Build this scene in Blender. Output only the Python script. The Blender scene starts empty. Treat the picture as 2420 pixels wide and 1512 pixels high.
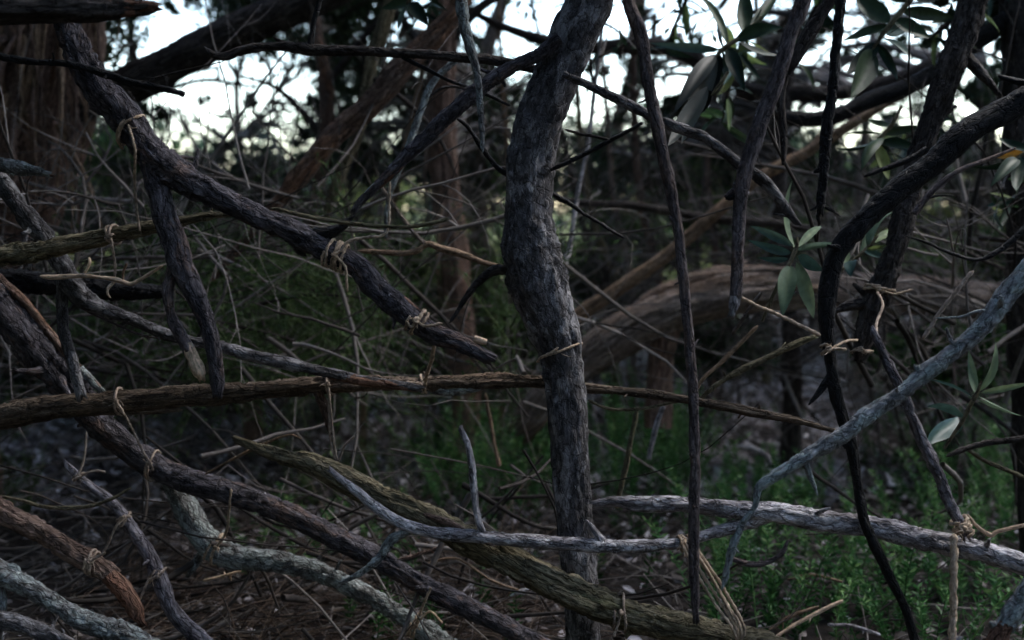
import bpy, math, random
import numpy as np

# ------------------------------------------------------------------ camera, sky, sun, exposure
scene = bpy.context.scene
COL = scene.collection
LENS, SENSOR = 40.0, 36.0
CAM_H = 1.05
PITCH = math.atan(0.0952)
cam_data = bpy.data.cameras.new('camera')
cam_data.lens = LENS
cam_data.sensor_width = SENSOR
cam_data.clip_start = 0.05
cam_data.clip_end = 2000
cam_data.dof.use_dof = True
cam_data.dof.focus_distance = 2.12
cam_data.dof.aperture_fstop = 2.5
cam_data.dof.aperture_blades = 0
cam = bpy.data.objects.new('camera', cam_data)
cam.location = (0, 0, CAM_H)
cam.rotation_euler = (math.pi / 2 - PITCH, 0, 0)
COL.objects.link(cam)
scene.camera = cam

SUN_EL, SUN_AZ = 52.0, 65.0        # degrees; azimuth clockwise from the view direction
world = bpy.data.worlds.new('World')
scene.world = world
world.use_nodes = True
wn = world.node_tree.nodes
bg = wn['Background']
sky = wn.new('ShaderNodeTexSky')
sky.sky_type = 'NISHITA'
sky.sun_disc = False
sky.sun_elevation = math.radians(SUN_EL)
sky.sun_rotation = math.radians(SUN_AZ)
sky.dust_density = 1.0
sky.air_density = 1.2
sky.ozone_density = 1.0
hs = wn.new('ShaderNodeHueSaturation')      # thin high cloud: a paler sky
hs.inputs['Saturation'].default_value = 1.0
world.node_tree.links.new(sky.outputs[0], hs.inputs['Color'])
world.node_tree.links.new(hs.outputs[0], bg.inputs['Color'])
bg.inputs['Strength'].default_value = 0.15
sun_data = bpy.data.lights.new('sun', 'SUN')
sun_data.energy = 1.0
sun_data.angle = math.radians(25)
sun_data.color = (1.0, 0.98, 0.95)
sun = bpy.data.objects.new('sun', sun_data)
_e, _a = math.radians(SUN_EL), math.radians(SUN_AZ)
sun.rotation_euler = (math.pi / 2 - _e, 0, math.pi - _a)
sun.location = (4, 3, 9)
COL.objects.link(sun)

vs = scene.view_settings
vs.view_transform = 'Standard'
vs.look = 'None'
vs.gamma = 1
vs.exposure = 2.2
vs.use_curve_mapping = False
cy = scene.cycles
cy.max_bounces = 3
cy.diffuse_bounces = 2
cy.glossy_bounces = 2
cy.transmission_bounces = 2
cy.transparent_max_bounces = 4
cy.use_denoising = True
cy.denoising_prefilter = 'ACCURATE'
cy.sample_clamp_indirect = 4.0
cy.use_adaptive_sampling = True
cy.adaptive_threshold = 0.03

# ------------------------------------------------------------------ helpers
RNG = np.random.default_rng(7)
random.seed(7)
FW = np.array((0, math.cos(PITCH), -math.sin(PITCH)))
UP = np.array((0, math.sin(PITCH), math.cos(PITCH)))
RT = np.array((1.0, 0, 0))
CAM = np.array((0, 0, CAM_H))
IW, IH = 2419.0, 1512.0
K = SENSOR / LENS / IW              # metres per layout unit, one metre away


def px(x, y, d):
    return CAM + RT * ((x - IW / 2) * K * d) - UP * ((y - IH / 2) * K * d) + FW * d


def to_px(P):
    v = P - CAM
    d = v @ FW
    return (v @ RT) / d / K + IW / 2, IH / 2 - (v @ UP) / d / K, d


def on_ground(x, y, z=0.0):
    """where the view ray through a layout point meets the ground"""
    v = px(x, y, 1.0) - CAM
    t = (CAM[2] - z) / -v[2]
    return CAM + v * t


def _hash(ix, iy, iz, seed):
    h = (ix * 374761393 + iy * 668265263 + iz * 2147483647 + seed * 1274126177) & 0xFFFFFFFF
    h = ((h ^ (h >> 13)) * 1274126177) & 0xFFFFFFFF
    h = ((h ^ (h >> 16)) * 2246822519) & 0xFFFFFFFF
    return ((h ^ (h >> 15)) & 0xFFFFFF) / float(0xFFFFFF)


def vnoise(p, seed=0):
    """smooth value noise 0..1 at the points p (n,3)"""
    p = np.asarray(p, dtype=np.float64)
    f = np.floor(p)
    i = f.astype(np.int64)
    t = p - f
    t = t * t * t * (t * (t * 6 - 15) + 10)
    x, y, z = i[:, 0], i[:, 1], i[:, 2]
    tx, ty, tz = t[:, 0], t[:, 1], t[:, 2]
    r = 0
    for a in (0, 1):
        wx = tx if a else 1 - tx
        for b in (0, 1):
            wy = ty if b else 1 - ty
            for c in (0, 1):
                wz = tz if c else 1 - tz
                r = r + _hash(x + a, y + b, z + c, seed) * wx * wy * wz
    return r


def fbm(p, octaves=3, seed=0):
    s, a, tot = 0, 1.0, 0
    for o in range(octaves):
        s = s + a * vnoise(p * (2.03 ** o) + 17.3 * o, seed + o)
        tot += a
        a *= 0.5
    return s / tot


def make_mesh(name, V, F, attrs=None, smooth=True):
    """V (n,3), F list of (m,k) arrays of polygons"""
    me = bpy.data.meshes.new(name)
    V = np.asarray(V, dtype=np.float32)
    me.vertices.add(len(V))
    me.vertices.foreach_set('co', V.ravel())
    F = [np.asarray(f, dtype=np.int32) for f in F if len(f)]
    loops = np.concatenate([f.ravel() for f in F])
    tot = np.concatenate([np.full(len(f), f.shape[1], dtype=np.int32) for f in F])
    start = np.concatenate(([0], np.cumsum(tot)[:-1])).astype(np.int32)
    me.loops.add(len(loops))
    me.loops.foreach_set('vertex_index', loops)
    me.polygons.add(len(tot))
    me.polygons.foreach_set('loop_start', start)
    me.polygons.foreach_set('loop_total', tot)
    if smooth:
        me.polygons.foreach_set('use_smooth', np.ones(len(tot), dtype=bool))
    for k, (typ, arr) in (attrs or {}).items():
        at = me.attributes.new(k, typ, 'POINT')
        at.data.foreach_set('vector' if typ == 'FLOAT_VECTOR' else 'value', np.asarray(arr, dtype=np.float32).ravel())
    me.update(calc_edges=True)
    me.validate()
    return me


def link(name, data, mat=None, parent=None, loc=None):
    o = bpy.data.objects.new(name, data)
    if mat is not None:
        data.materials.append(mat)
    if loc is not None:
        o.location = loc
    if parent is not None:
        o.parent = parent
    COL.objects.link(o)
    return o


def tag(o, label=None, cat=None, group=None, kind=None):
    if label:
        o['label'] = label
    if cat:
        o['category'] = cat
    if group:
        o['group'] = group
    if kind:
        o['kind'] = kind
    return o


# ------------------------------------------------------------------ materials
def nodes_of(name):
    m = bpy.data.materials.new(name)
    m.use_nodes = True
    nt = m.node_tree
    nt.nodes.clear()
    return m, nt, nt.nodes.new, nt.links.new


def ramp(nt, stops):
    r = nt.nodes.new('ShaderNodeValToRGB')
    e = r.color_ramp.elements
    while len(e) < len(stops):
        e.new(0.5)
    for el, (p, c) in zip(e, stops):
        el.position = p
        el.color = (*c, 1) if len(c) == 3 else c
    return r


def bark(name, dark, mid, light, patch, patch_at=0.6, stretch=0.16, freq=70, rough=0.85, bump=0.5, patch_freq=9, patch_stretch=0.35, mottle=(.45, 1.55), crack=75, crack_amt=.7, fleck=.66):
    """bark in the limb's own coordinates: streaks along the limb, larger patches of another colour, fine relief"""
    m, nt, N, L = nodes_of(name)
    at = N('ShaderNodeAttribute')
    at.attribute_name = 'bk'
    mp = N('ShaderNodeMapping')
    mp.inputs['Scale'].default_value = (freq, freq, freq * stretch)
    L(at.outputs['Vector'], mp.inputs['Vector'])
    n1 = N('ShaderNodeTexNoise')
    n1.inputs['Scale'].default_value = 1.0
    n1.inputs['Detail'].default_value = 7
    n1.inputs['Roughness'].default_value = 0.72
    L(mp.outputs[0], n1.inputs['Vector'])
    r1 = ramp(nt, [(0.30, dark), (0.5, mid), (0.68, light)])
    L(n1.outputs['Fac'], r1.inputs['Fac'])
    mp2 = N('ShaderNodeMapping')
    mp2.inputs['Scale'].default_value = (patch_freq, patch_freq, patch_freq * patch_stretch)
    L(at.outputs['Vector'], mp2.inputs['Vector'])
    n2 = N('ShaderNodeTexNoise')
    n2.inputs['Scale'].default_value = 1.0
    n2.inputs['Detail'].default_value = 5
    n2.inputs['Roughness'].default_value = 0.72
    L(mp2.outputs[0], n2.inputs['Vector'])
    r2 = ramp(nt, [(patch_at - 0.035, (0, 0, 0)), (patch_at + 0.03, (1, 1, 1))])
    L(n2.outputs['Fac'], r2.inputs['Fac'])
    # patch keeps part of the streaks
    mul = N('ShaderNodeMix')
    mul.data_type = 'RGBA'
    mul.inputs[0].default_value = 0.35
    mul.inputs[6].default_value = (*patch, 1)
    L(r1.outputs[0], mul.inputs[7])
    mx = N('ShaderNodeMix')
    mx.data_type = 'RGBA'
    L(r2.outputs[0], mx.inputs[0])
    L(r1.outputs[0], mx.inputs[6])
    L(mul.outputs[2], mx.inputs[7])
    # slow change of tone along the limb
    n3 = N('ShaderNodeTexNoise')
    n3.inputs['Scale'].default_value = 5.0
    n3.inputs['Detail'].default_value = 2
    L(at.outputs['Vector'], n3.inputs['Vector'])
    mr = N('ShaderNodeMapRange')
    mr.inputs[1].default_value = 0.3
    mr.inputs[2].default_value = 0.7
    mr.inputs[3].default_value = 0.7
    mr.inputs[4].default_value = 1.25
    L(n3.outputs['Fac'], mr.inputs[0])
    vm = N('ShaderNodeVectorMath')
    vm.operation = 'SCALE'
    L(mx.outputs[2], vm.inputs[0])
    L(mr.outputs[0], vm.inputs['Scale'])
    n4 = N('ShaderNodeTexNoise')
    n4.inputs['Scale'].default_value = 130
    n4.inputs['Detail'].default_value = 3
    n4.inputs['Roughness'].default_value = 0.8
    mp4 = N('ShaderNodeMapping')
    mp4.inputs['Scale'].default_value = (1, 1, .45)
    L(at.outputs['Vector'], mp4.inputs['Vector'])
    L(mp4.outputs[0], n4.inputs['Vector'])
    mr4 = N('ShaderNodeMapRange')
    mr4.inputs[1].default_value = 0.33
    mr4.inputs[2].default_value = 0.67
    mr4.inputs[3].default_value = mottle[0]
    mr4.inputs[4].default_value = mottle[1]
    L(n4.outputs['Fac'], mr4.inputs[0])
    vm4 = N('ShaderNodeVectorMath')
    vm4.operation = 'SCALE'
    L(vm.outputs[0], vm4.inputs[0])
    L(mr4.outputs[0], vm4.inputs['Scale'])
    vm = vm4
    # thin cracks between bark plates, wandering along the limb
    wob_ = N('ShaderNodeVectorMath')
    wob_.operation = 'MULTIPLY_ADD'
    nw = N('ShaderNodeTexNoise')
    nw.inputs['Scale'].default_value = 60
    nw.inputs['Detail'].default_value = 3
    L(at.outputs['Vector'], nw.inputs['Vector'])
    L(nw.outputs['Color'], wob_.inputs[0])
    wob_.inputs[1].default_value = (.018, .018, .03)
    L(at.outputs['Vector'], wob_.inputs[2])
    mpv = N('ShaderNodeMapping')
    mpv.inputs['Scale'].default_value = (crack, crack, crack * max(stretch * 1.3, .12))
    L(wob_.outputs[0], mpv.inputs['Vector'])
    vo = N('ShaderNodeTexVoronoi')
    vo.feature = 'DISTANCE_TO_EDGE'
    vo.inputs['Scale'].default_value = 1.0
    L(mpv.outputs[0], vo.inputs['Vector'])
    cr = ramp(nt, [(.0, (.28, .28, .28)), (.09, (1, 1, 1))])
    L(vo.outputs['Distance'], cr.inputs['Fac'])
    cm = N('ShaderNodeMix')
    cm.data_type = 'RGBA'
    cm.blend_type = 'MULTIPLY'
    cm.inputs[0].default_value = crack_amt
    L(vm.outputs[0], cm.inputs[6])
    L(cr.outputs[0], cm.inputs[7])
    # pale flecks of lichen and bare wood
    nf = N('ShaderNodeTexNoise')
    nf.inputs['Scale'].default_value = 1.0
    nf.inputs['Detail'].default_value = 4
    nf.inputs['Roughness'].default_value = 0.7
    mpf = N('ShaderNodeMapping')
    mpf.inputs['Scale'].default_value = (150, 150, 60)
    mpf.inputs['Location'].default_value = (3.3, 7.1, 1.9)
    L(at.outputs['Vector'], mpf.inputs['Vector'])
    L(mpf.outputs[0], nf.inputs['Vector'])
    rf = ramp(nt, [(fleck, (0, 0, 0)), (fleck + .05, (1, 1, 1))])
    L(nf.outputs['Fac'], rf.inputs['Fac'])
    fm = N('ShaderNodeMix')
    fm.data_type = 'RGBA'
    L(rf.outputs[0], fm.inputs[0])
    L(cm.outputs[2], fm.inputs[6])
    fm.inputs[7].default_value = tuple(min(.8, c * 1.7 + .05) for c in light) + (1,)
    bs = N('ShaderNodeBsdfPrincipled')
    bs.inputs['Roughness'].default_value = rough
    bs.inputs['Specular IOR Level'].default_value = 0.2
    L(fm.outputs[2], bs.inputs['Base Color'])
    add = N('ShaderNodeMath')
    add.operation = 'ADD'
    L(n1.outputs['Fac'], add.inputs[0])
    L(n2.outputs['Fac'], add.inputs[1])
    add2 = N('ShaderNodeMath')
    add2.operation = 'MULTIPLY_ADD'
    add2.inputs[1].default_value = 0.6
    L(n4.outputs['Fac'], add2.inputs[0])
    L(add.outputs[0], add2.inputs[2])
    add3 = N('ShaderNodeMath')
    add3.operation = 'MULTIPLY_ADD'
    add3.inputs[1].default_value = 0.7 * crack_amt
    L(cr.outputs[0], add3.inputs[0])
    L(add2.outputs[0], add3.inputs[2])
    add2 = add3
    bp = N('ShaderNodeBump')
    bp.inputs['Strength'].default_value = bump
    bp.inputs['Distance'].default_value = 0.008
    L(add2.outputs[0], bp.inputs['Height'])
    L(bp.outputs[0], bs.inputs['Normal'])
    out = N('ShaderNodeOutputMaterial')
    L(bs.outputs[0], out.inputs[0])
    return m


def leafmat(name, stops, rough=0.45, translucent=0.3, attr='rnd'):
    m, nt, N, L = nodes_of(name)
    at = N('ShaderNodeAttribute')
    at.attribute_name = attr
    r = ramp(nt, stops)
    L(at.outputs['Fac'], r.inputs['Fac'])
    geo = N('ShaderNodeTexCoord')
    n = N('ShaderNodeTexNoise')
    n.inputs['Scale'].default_value = 60
    n.inputs['Detail'].default_value = 3
    L(geo.outputs['Object'], n.inputs['Vector'])
    mr = N('ShaderNodeMapRange')
    mr.inputs[1].default_value = 0.3
    mr.inputs[2].default_value = 0.7
    mr.inputs[3].default_value = 0.75
    mr.inputs[4].default_value = 1.2
    L(n.outputs['Fac'], mr.inputs[0])
    vm = N('ShaderNodeVectorMath')
    vm.operation = 'SCALE'
    L(r.outputs[0], vm.inputs[0])
    L(mr.outputs[0], vm.inputs['Scale'])
    bs = N('ShaderNodeBsdfPrincipled')
    bs.inputs['Roughness'].default_value = rough
    bs.inputs['Specular IOR Level'].default_value = 0.18
    L(vm.outputs[0], bs.inputs['Base Color'])
    out = N('ShaderNodeOutputMaterial')
    if translucent:
        tr = N('ShaderNodeBsdfTranslucent')
        L(vm.outputs[0], tr.inputs['Color'])
        mx = N('ShaderNodeMixShader')
        mx.inputs[0].default_value = translucent
        L(bs.outputs[0], mx.inputs[1])
        L(tr.outputs[0], mx.inputs[2])
        L(mx.outputs[0], out.inputs[0])
    else:
        L(bs.outputs[0], out.inputs[0])
    return m


M = {}
M['trunk'] = bark('weathered_grey_bark', (.036, .033, .034), (.098, .090, .091), (.20, .187, .19), (.40, .378, .38), .535, .34, 120, bump=.8, patch_freq=22, patch_stretch=.5, mottle=(.55, 1.4))
M['purple'] = bark('dark_purple_grey_bark', (.022, .019, .022), (.088, .078, .086), (.20, .18, .195), (.19, .125, .10), .575, .24, 85, bump=1, patch_freq=18, patch_stretch=.5)
M['fibrous'] = bark('brown_stringy_bark', (.03, .022, .016), (.125, .09, .063), (.28, .215, .16), (.20, .135, .092), .58, .05, 120, bump=1, patch_stretch=.15)
M['olive'] = bark('olive_brown_fissured_bark', (.035, .029, .017), (.18, .15, .09), (.34, .285, .19), (.17, .17, .09), .58, .065, 105, bump=1, patch_stretch=.2)
M['pale'] = bark('pale_grey_bark', (.05, .043, .044), (.33, .30, .31), (.62, .575, .585), (.82, .775, .785), .530, .2, 85, bump=1, patch_freq=30)
M['lichen'] = bark('lichen_covered_bark', (.05, .048, .046), (.19, .188, .182), (.38, .385, .375), (.44, .49, .47), .500, .4, 80, bump=1, patch_freq=40, patch_stretch=.6)
M['bluegrey'] = bark('smooth_blue_grey_bark', (.09, .09, .092), (.27, .275, .28), (.44, .445, .45), (.37, .44, .425), .530, .28, 60, bump=.8, patch_freq=30, patch_stretch=.6)
M['black'] = bark('near_black_bark', (.004, .0037, .004), (.010, .0092, .0098), (.032, .029, .030), (.055, .052, .053), .63, .25, 80, bump=1, patch_freq=22, rough=.6)  # near-black bark for the darkest limbs
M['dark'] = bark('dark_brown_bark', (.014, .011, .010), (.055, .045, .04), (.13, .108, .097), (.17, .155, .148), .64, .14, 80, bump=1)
M['redbrown'] = bark('red_brown_peeling_bark', (.05, .031, .024), (.20, .13, .10), (.37, .265, .215), (.33, .165, .095), .58, .12, 85, bump=1)
M['mauve'] = bark('mottled_mauve_bark', (.045, .037, .042), (.24, .215, .23), (.44, .40, .42), (.07, .056, .063), .535, .22, 65, bump=.9, patch_freq=34)
M['stick'] = bark('purple_brown_stick_bark', (.032, .025, .026), (.115, .092, .092), (.26, .218, .215), (.22, .15, .12), .570, .12, 90, bump=.9, patch_freq=24)
M['tan'] = bark('tan_bark', (.12, .075, .047), (.28, .185, .12), (.43, .30, .205), (.34, .21, .125), .6, .08, 70, bump=.8)
M['teatree'] = bark('reddish_paper_bark', (.055, .032, .024), (.24, .15, .112), (.42, .285, .22), (.32, .18, .125), .58, .05, 60, bump=1, patch_stretch=.12)
M['greylog'] = bark('fallen_log_bark', (.045, .032, .026), (.26, .20, .165), (.52, .43, .38), (.34, .225, .16), .57, .045, 75, bump=1, patch_stretch=.15)
M['wood'] = bark('peeled_pale_wood', (.46, .31, .20), (.68, .49, .34), (.80, .62, .45), (.74, .55, .38), .6, .12, 70, bump=.6, crack_amt=.15, fleck=.95)
M['cream'] = bark('fresh_peeled_cream_wood', (.62, .44, .29), (.82, .63, .46), (.90, .73, .56), (.86, .68, .50), .6, .12, 70, bump=.5, mottle=(.75, 1.15), crack_amt=.15, fleck=.95)
M['rust'] = bark('rusty_torn_wood', (.05, .026, .019), (.19, .10, .067), (.34, .20, .14), (.24, .11, .068), .6, .08, 80, bump=1)
M['twine'] = bark('natural_fibre_twine', (.25, .17, .115), (.50, .37, .26), (.68, .53, .39), (.60, .45, .33), .6, .5, 260, bump=.5, crack_amt=.15, fleck=.95)
M['twineold'] = bark('weathered_fibre_twine', (.18, .13, .10), (.38, .29, .225), (.54, .43, .345), (.46, .35, .27), .6, .5, 260, bump=.5, crack_amt=.15, fleck=.95)
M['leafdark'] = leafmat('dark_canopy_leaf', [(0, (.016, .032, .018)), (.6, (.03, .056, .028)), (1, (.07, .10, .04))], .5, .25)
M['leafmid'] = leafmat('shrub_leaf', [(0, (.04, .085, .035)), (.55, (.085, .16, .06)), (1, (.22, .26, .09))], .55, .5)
M['leafyellow'] = leafmat('yellow_green_leaf', [(0, (.09, .14, .045)), (.6, (.24, .27, .09)), (1, (.42, .41, .17))], .55, .5)
M['glossy'] = leafmat('glossy_broad_leaf', [(0, (.007, .018, .010)), (.6, (.014, .033, .018)), (1, (.04, .068, .03))], .5, .08)
M['sage'] = leafmat('grey_green_leaf', [(0, (.10, .155, .105)), (.6, (.155, .22, .13)), (1, (.24, .30, .16))], .55, .25)
M['teal'] = leafmat('dark_teal_leaf', [(0, (.03, .065, .058)), (.6, (.05, .10, .085)), (1, (.085, .14, .11))], .4, .2)
M['shoot'] = leafmat('ground_shoot_leaf', [(0, (.013, .042, .013)), (.6, (.028, .10, .026)), (1, (.13, .26, .08))], .45, .3)
M['sprig_green'] = leafmat('soft_upright_plant_leaf', [(0, (.03, .095, .03)), (.55, (.075, .21, .065)), (1, (.30, .48, .18))], .5, .35)
M['blackleaf'] = leafmat('blackish_broad_leaf', [(0, (.004, .008, .007)), (1, (.010, .018, .015))], .5, 0)
M['feather'] = leafmat('feathery_undergrowth_leaf', [(0, (.045, .085, .03)), (.6, (.09, .15, .055)), (1, (.17, .23, .09))], .55, .4)
M['litter'] = leafmat('dry_leaf', [(0, (.03, .024, .021)), (.4, (.10, .08, .07)), (.68, (.25, .215, .21)), (.86, (.48, .44, .455)), (1, (.68, .65, .67))], .6, .1)
M['twig'] = leafmat('dry_twig', [(0, (.03, .025, .022)), (.5, (.10, .085, .076)), (1, (.33, .29, .265))], .8, 0)
M['rustleaf'] = leafmat('orange_leaf', [(0, (.30, .14, .02)), (1, (.45, .22, .04))], .45, .3)
M['darktwig'] = leafmat('dark_dead_stick', [(0, (.02, .017, .015)), (.6, (.07, .058, .052)), (1, (.22, .19, .175))], .8, 0)
M['redtwig'] = leafmat('reddish_dry_stalk', [(0, (.035, .024, .019)), (.5, (.10, .068, .052)), (1, (.25, .185, .14))], .8, 0)


# ------------------------------------------------------------------ limbs
STYLES = {  # lump, groove depth, most groove, groove frequency, stretch along the limb, fine depth
    'fissure': (.15, .28, .0085, 75, .17, .14),
    'stringy': (.12, .30, .009, 85, .055, .12),
    'smooth': (.16, .12, .003, 75, .22, .07),
    'flaky': (.20, .24, .0065, 85, .34, .13),
    'old': (.16, .20, .0065, 70, .24, .07),
    'twine': (.0, .0, .0, 1, 1, .0),
    'far': (.14, .16, .02, 22, .08, .08),
}


def resample(P, R, ds):
    P = np.asarray(P, float)
    R = np.asarray(R, float)
    n = len(P)
    Pe = np.vstack([2 * P[0] - P[1], P, 2 * P[-1] - P[-2]])
    Re = np.concatenate([[R[0]], R, [R[-1]]])
    oP, oR = [], []
    for i in range(n - 1):
        p0, p1, p2, p3 = Pe[i:i + 4]
        L = np.linalg.norm(p2 - p1)
        k = max(2, int(math.ceil(L / ds)))
        t = np.linspace(0, 1, k, endpoint=False)[:, None]
        c = 0.5 * ((2 * p1) + (-p0 + p2) * t + (2 * p0 - 5 * p1 + 4 * p2 - p3) * t ** 2 + (-p0 + 3 * p1 - 3 * p2 + p3) * t ** 3)
        oP.append(c)
        s = (t[:, 0] ** 2) * (3 - 2 * t[:, 0])
        oR.append(Re[i + 1] * (1 - s) + Re[i + 2] * s)
    oP.append(P[-1:])
    oR.append(R[-1:])
    return np.vstack(oP), np.concatenate(oR)


def frames(C):
    T = np.gradient(C, axis=0)
    T /= np.linalg.norm(T, axis=1)[:, None] + 1e-12
    Nn = np.zeros_like(T)
    a = np.array((0, 0, 1.0)) if abs(T[0, 2]) < 0.8 else np.array((0, 1.0, 0))
    v = np.cross(T[0], a)
    v /= np.linalg.norm(v)
    Nn[0] = v
    for i in range(1, len(T)):
        v = Nn[i - 1] - T[i] * (Nn[i - 1] @ T[i])
        Nn[i] = v / (np.linalg.norm(v) + 1e-12)
    return T, Nn, np.cross(T, Nn)


def limb_mesh(name, P, R, style='fissure', ends=('open', 'open'), fine=1.0, origin=None, seed=None, wob=.12, rough=()):
    """a limb along the points P with radii R; grooves, lumps and fine flakes are real relief. ends: cut, broken, tip or open"""
    seed = int(RNG.integers(1, 9999)) if seed is None else seed
    lump, gd, gmax, gf, gs, fd = STYLES[style]
    R = np.asarray(R, float)
    rm = float(np.median(R))
    ds = min(max(rm * .22, .0036), .03) * fine
    C, r = resample(P, R, ds)
    n = len(C)
    s = np.concatenate([[0], np.cumsum(np.linalg.norm(np.diff(C, axis=0), axis=1))])
    rmax = float(r.max())
    # the limb is never quite straight or round
    if wob:
        w = np.stack([fbm(np.stack([s / (rmax * 7), np.full(n, 3.1 * k), np.full(n, .5)], 1), 2, seed + k) - .5 for k in range(3)], 1)
        fade = np.clip(np.minimum(s, s[-1] - s) / (rmax * 3 + 1e-6), 0, 1)[:, None]
        C = C + w * (rmax * wob * 2) * fade
    if 'tip' in ends[0]:
        r = r * np.clip(.45 + s / (rmax * 1.8), 0, 1)
    if 'tip' in ends[1]:
        r = r * np.clip(.45 + (s[-1] - s) / (rmax * 1.8), 0, 1)
    T, A, B = frames(C)
    seg = int(np.clip(2 * math.pi * rm / (.0036 * fine), 8, 110))
    ang = np.linspace(0, 2 * math.pi, seg, endpoint=False)
    ca, sa = np.cos(ang), np.sin(ang)
    rr = np.repeat(r, seg)
    u = np.tile(ca, n) * rr
    v = np.tile(sa, n) * rr
    w_ = np.repeat(s, seg)
    bk = np.stack([u, v, w_], 1) + np.array([seed * .37 % 9, seed * .73 % 9, seed * .11 % 9])
    disp = np.zeros(len(rr))
    if style == 'twine':
        disp = rr * .2 * np.cos(2 * (np.tile(ang, n) - w_ * 2 * math.pi / (rm * 9)))
        disp += rr * .35 * (vnoise(bk * 300, seed) - .5)
    else:
        disp += rr * lump * 2.2 * (fbm(bk / np.array([rmax * 1.6, rmax * 1.6, rmax * 3.2]), 2, seed) - .5)
        if gd:
            f = min(gf, 2.6 / rm)
            q = bk * np.array([f, f, f * gs])
            q[:, 0] += .8 * (vnoise(bk * 14, seed + 5) - .5)
            g = np.abs(2 * fbm(q, 3, seed + 11) - 1)
            g = 1 - np.clip(g / .30, 0, 1)
            zone = np.clip(2.4 * fbm(bk * np.array([9, 9, 7.0]), 2, seed + 3) - .55, .15, 1.25)
            disp -= np.minimum(rr * gd, gmax) * g ** 1.3 * zone
            h = np.abs(2 * fbm(bk * np.array([f * .35, f * .35, f * .55]), 3, seed + 31) - 1)      # cracks across
            h = (1 - np.clip(h / .13, 0, 1)) * np.clip(3 * vnoise(bk * 12, seed + 9) - 1.2, 0, 1)
            disp -= np.minimum(rr * gd, gmax) * h * .8
            pl = np.clip((fbm(bk * np.array([26, 26, 11.0]), 3, seed + 57) - .52) * 14, 0, 1)          # flakes standing proud
            disp += np.minimum(rr * gd, gmax) * .45 * pl
            f2 = f * 2.3
            g2 = fbm(bk * np.array([f2, f2, f2 * gs * 2]), 2, seed + 23)
            disp += np.minimum(rr * fd, gmax * .5) * (g2 - .5) * 2.2
        for (c0, rad, amp) in rough:                     # a swollen, flaking place
            dist = np.linalg.norm(C - c0, axis=1)
            k = np.repeat(np.exp(-(dist / rad) ** 2), seg)
            q = bk * np.array([60, 60, 130])
            disp += k * amp * (np.abs(2 * fbm(q, 3, seed + 41) - 1) * 2.4 - .3)
    rad = rr + disp
    V = np.repeat(C, seg, axis=0) + np.repeat(A, seg, axis=0) * (np.tile(ca, n) * rad)[:, None] + np.repeat(B, seg, axis=0) * (np.tile(sa, n) * rad)[:, None]
    for e, i0, sg in ((0, 0, -1), (1, n - 1, 1)):
        if ends[e] == 'broken':
            idx = np.arange(seg) + i0 * seg
            j = fbm(np.stack([ca * 2.2, sa * 2.2, np.full(seg, seed * .1)], 1), 3, seed + 77)
            V[idx] += T[i0] * sg * ((j - .35) * r[i0] * 4.2)[:, None]
    ii = np.arange(n - 1)[:, None] * seg
    jj = np.arange(seg)[None, :]
    j2 = (jj + 1) % seg
    Q = np.stack([(ii + jj).ravel(), (ii + j2).ravel(), (ii + seg + j2).ravel(), (ii + seg + jj).ravel()], 1)
    caps = []
    extraV, extraB = [], []
    for e, i0, sg in ((0, 0, -1), (1, n - 1, 1)):
        if ends[e] == 'open':
            continue
        cidx = len(V) + len(extraV)
        off = {'cut': .05, 'broken': .15, 'tip': .5}[ends[e]]
        extraV.append(C[i0] + T[i0] * sg * r[i0] * off)
        extraB.append(bk[i0 * seg])
        a = i0 * seg + np.arange(seg)
        b = i0 * seg + (np.arange(seg) + 1) % seg
        tri = np.stack([np.full(seg, cidx), a, b], 1) if sg > 0 else np.stack([np.full(seg, cidx), b, a], 1)
        caps.append(tri)
    if extraV:
        V = np.vstack([V, extraV])
        bk = np.vstack([bk, extraB])
    o = C[0] if origin is None else np.asarray(origin)
    me = make_mesh(name, V - o, [Q] + caps, {'bk': ('FLOAT_VECTOR', bk)})
    return me, o, C, r


BR = {}


def pts3(pts, d0):
    P, R = [], []
    for p in pts:
        d = p[3] if len(p) > 3 else d0
        P.append(px(p[0], p[1], d))
        R.append(p[2] * K * d)
    return P, R


SUBPARTS = {'red_strip', 'bark_flake', 'spur', 'splinter', 'bark_strip', 'red_bark', 'peeled_strip', 'knob', 'knot', 'cut_stub', 'frayed_fibre', 'hanging_bark'}


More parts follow.
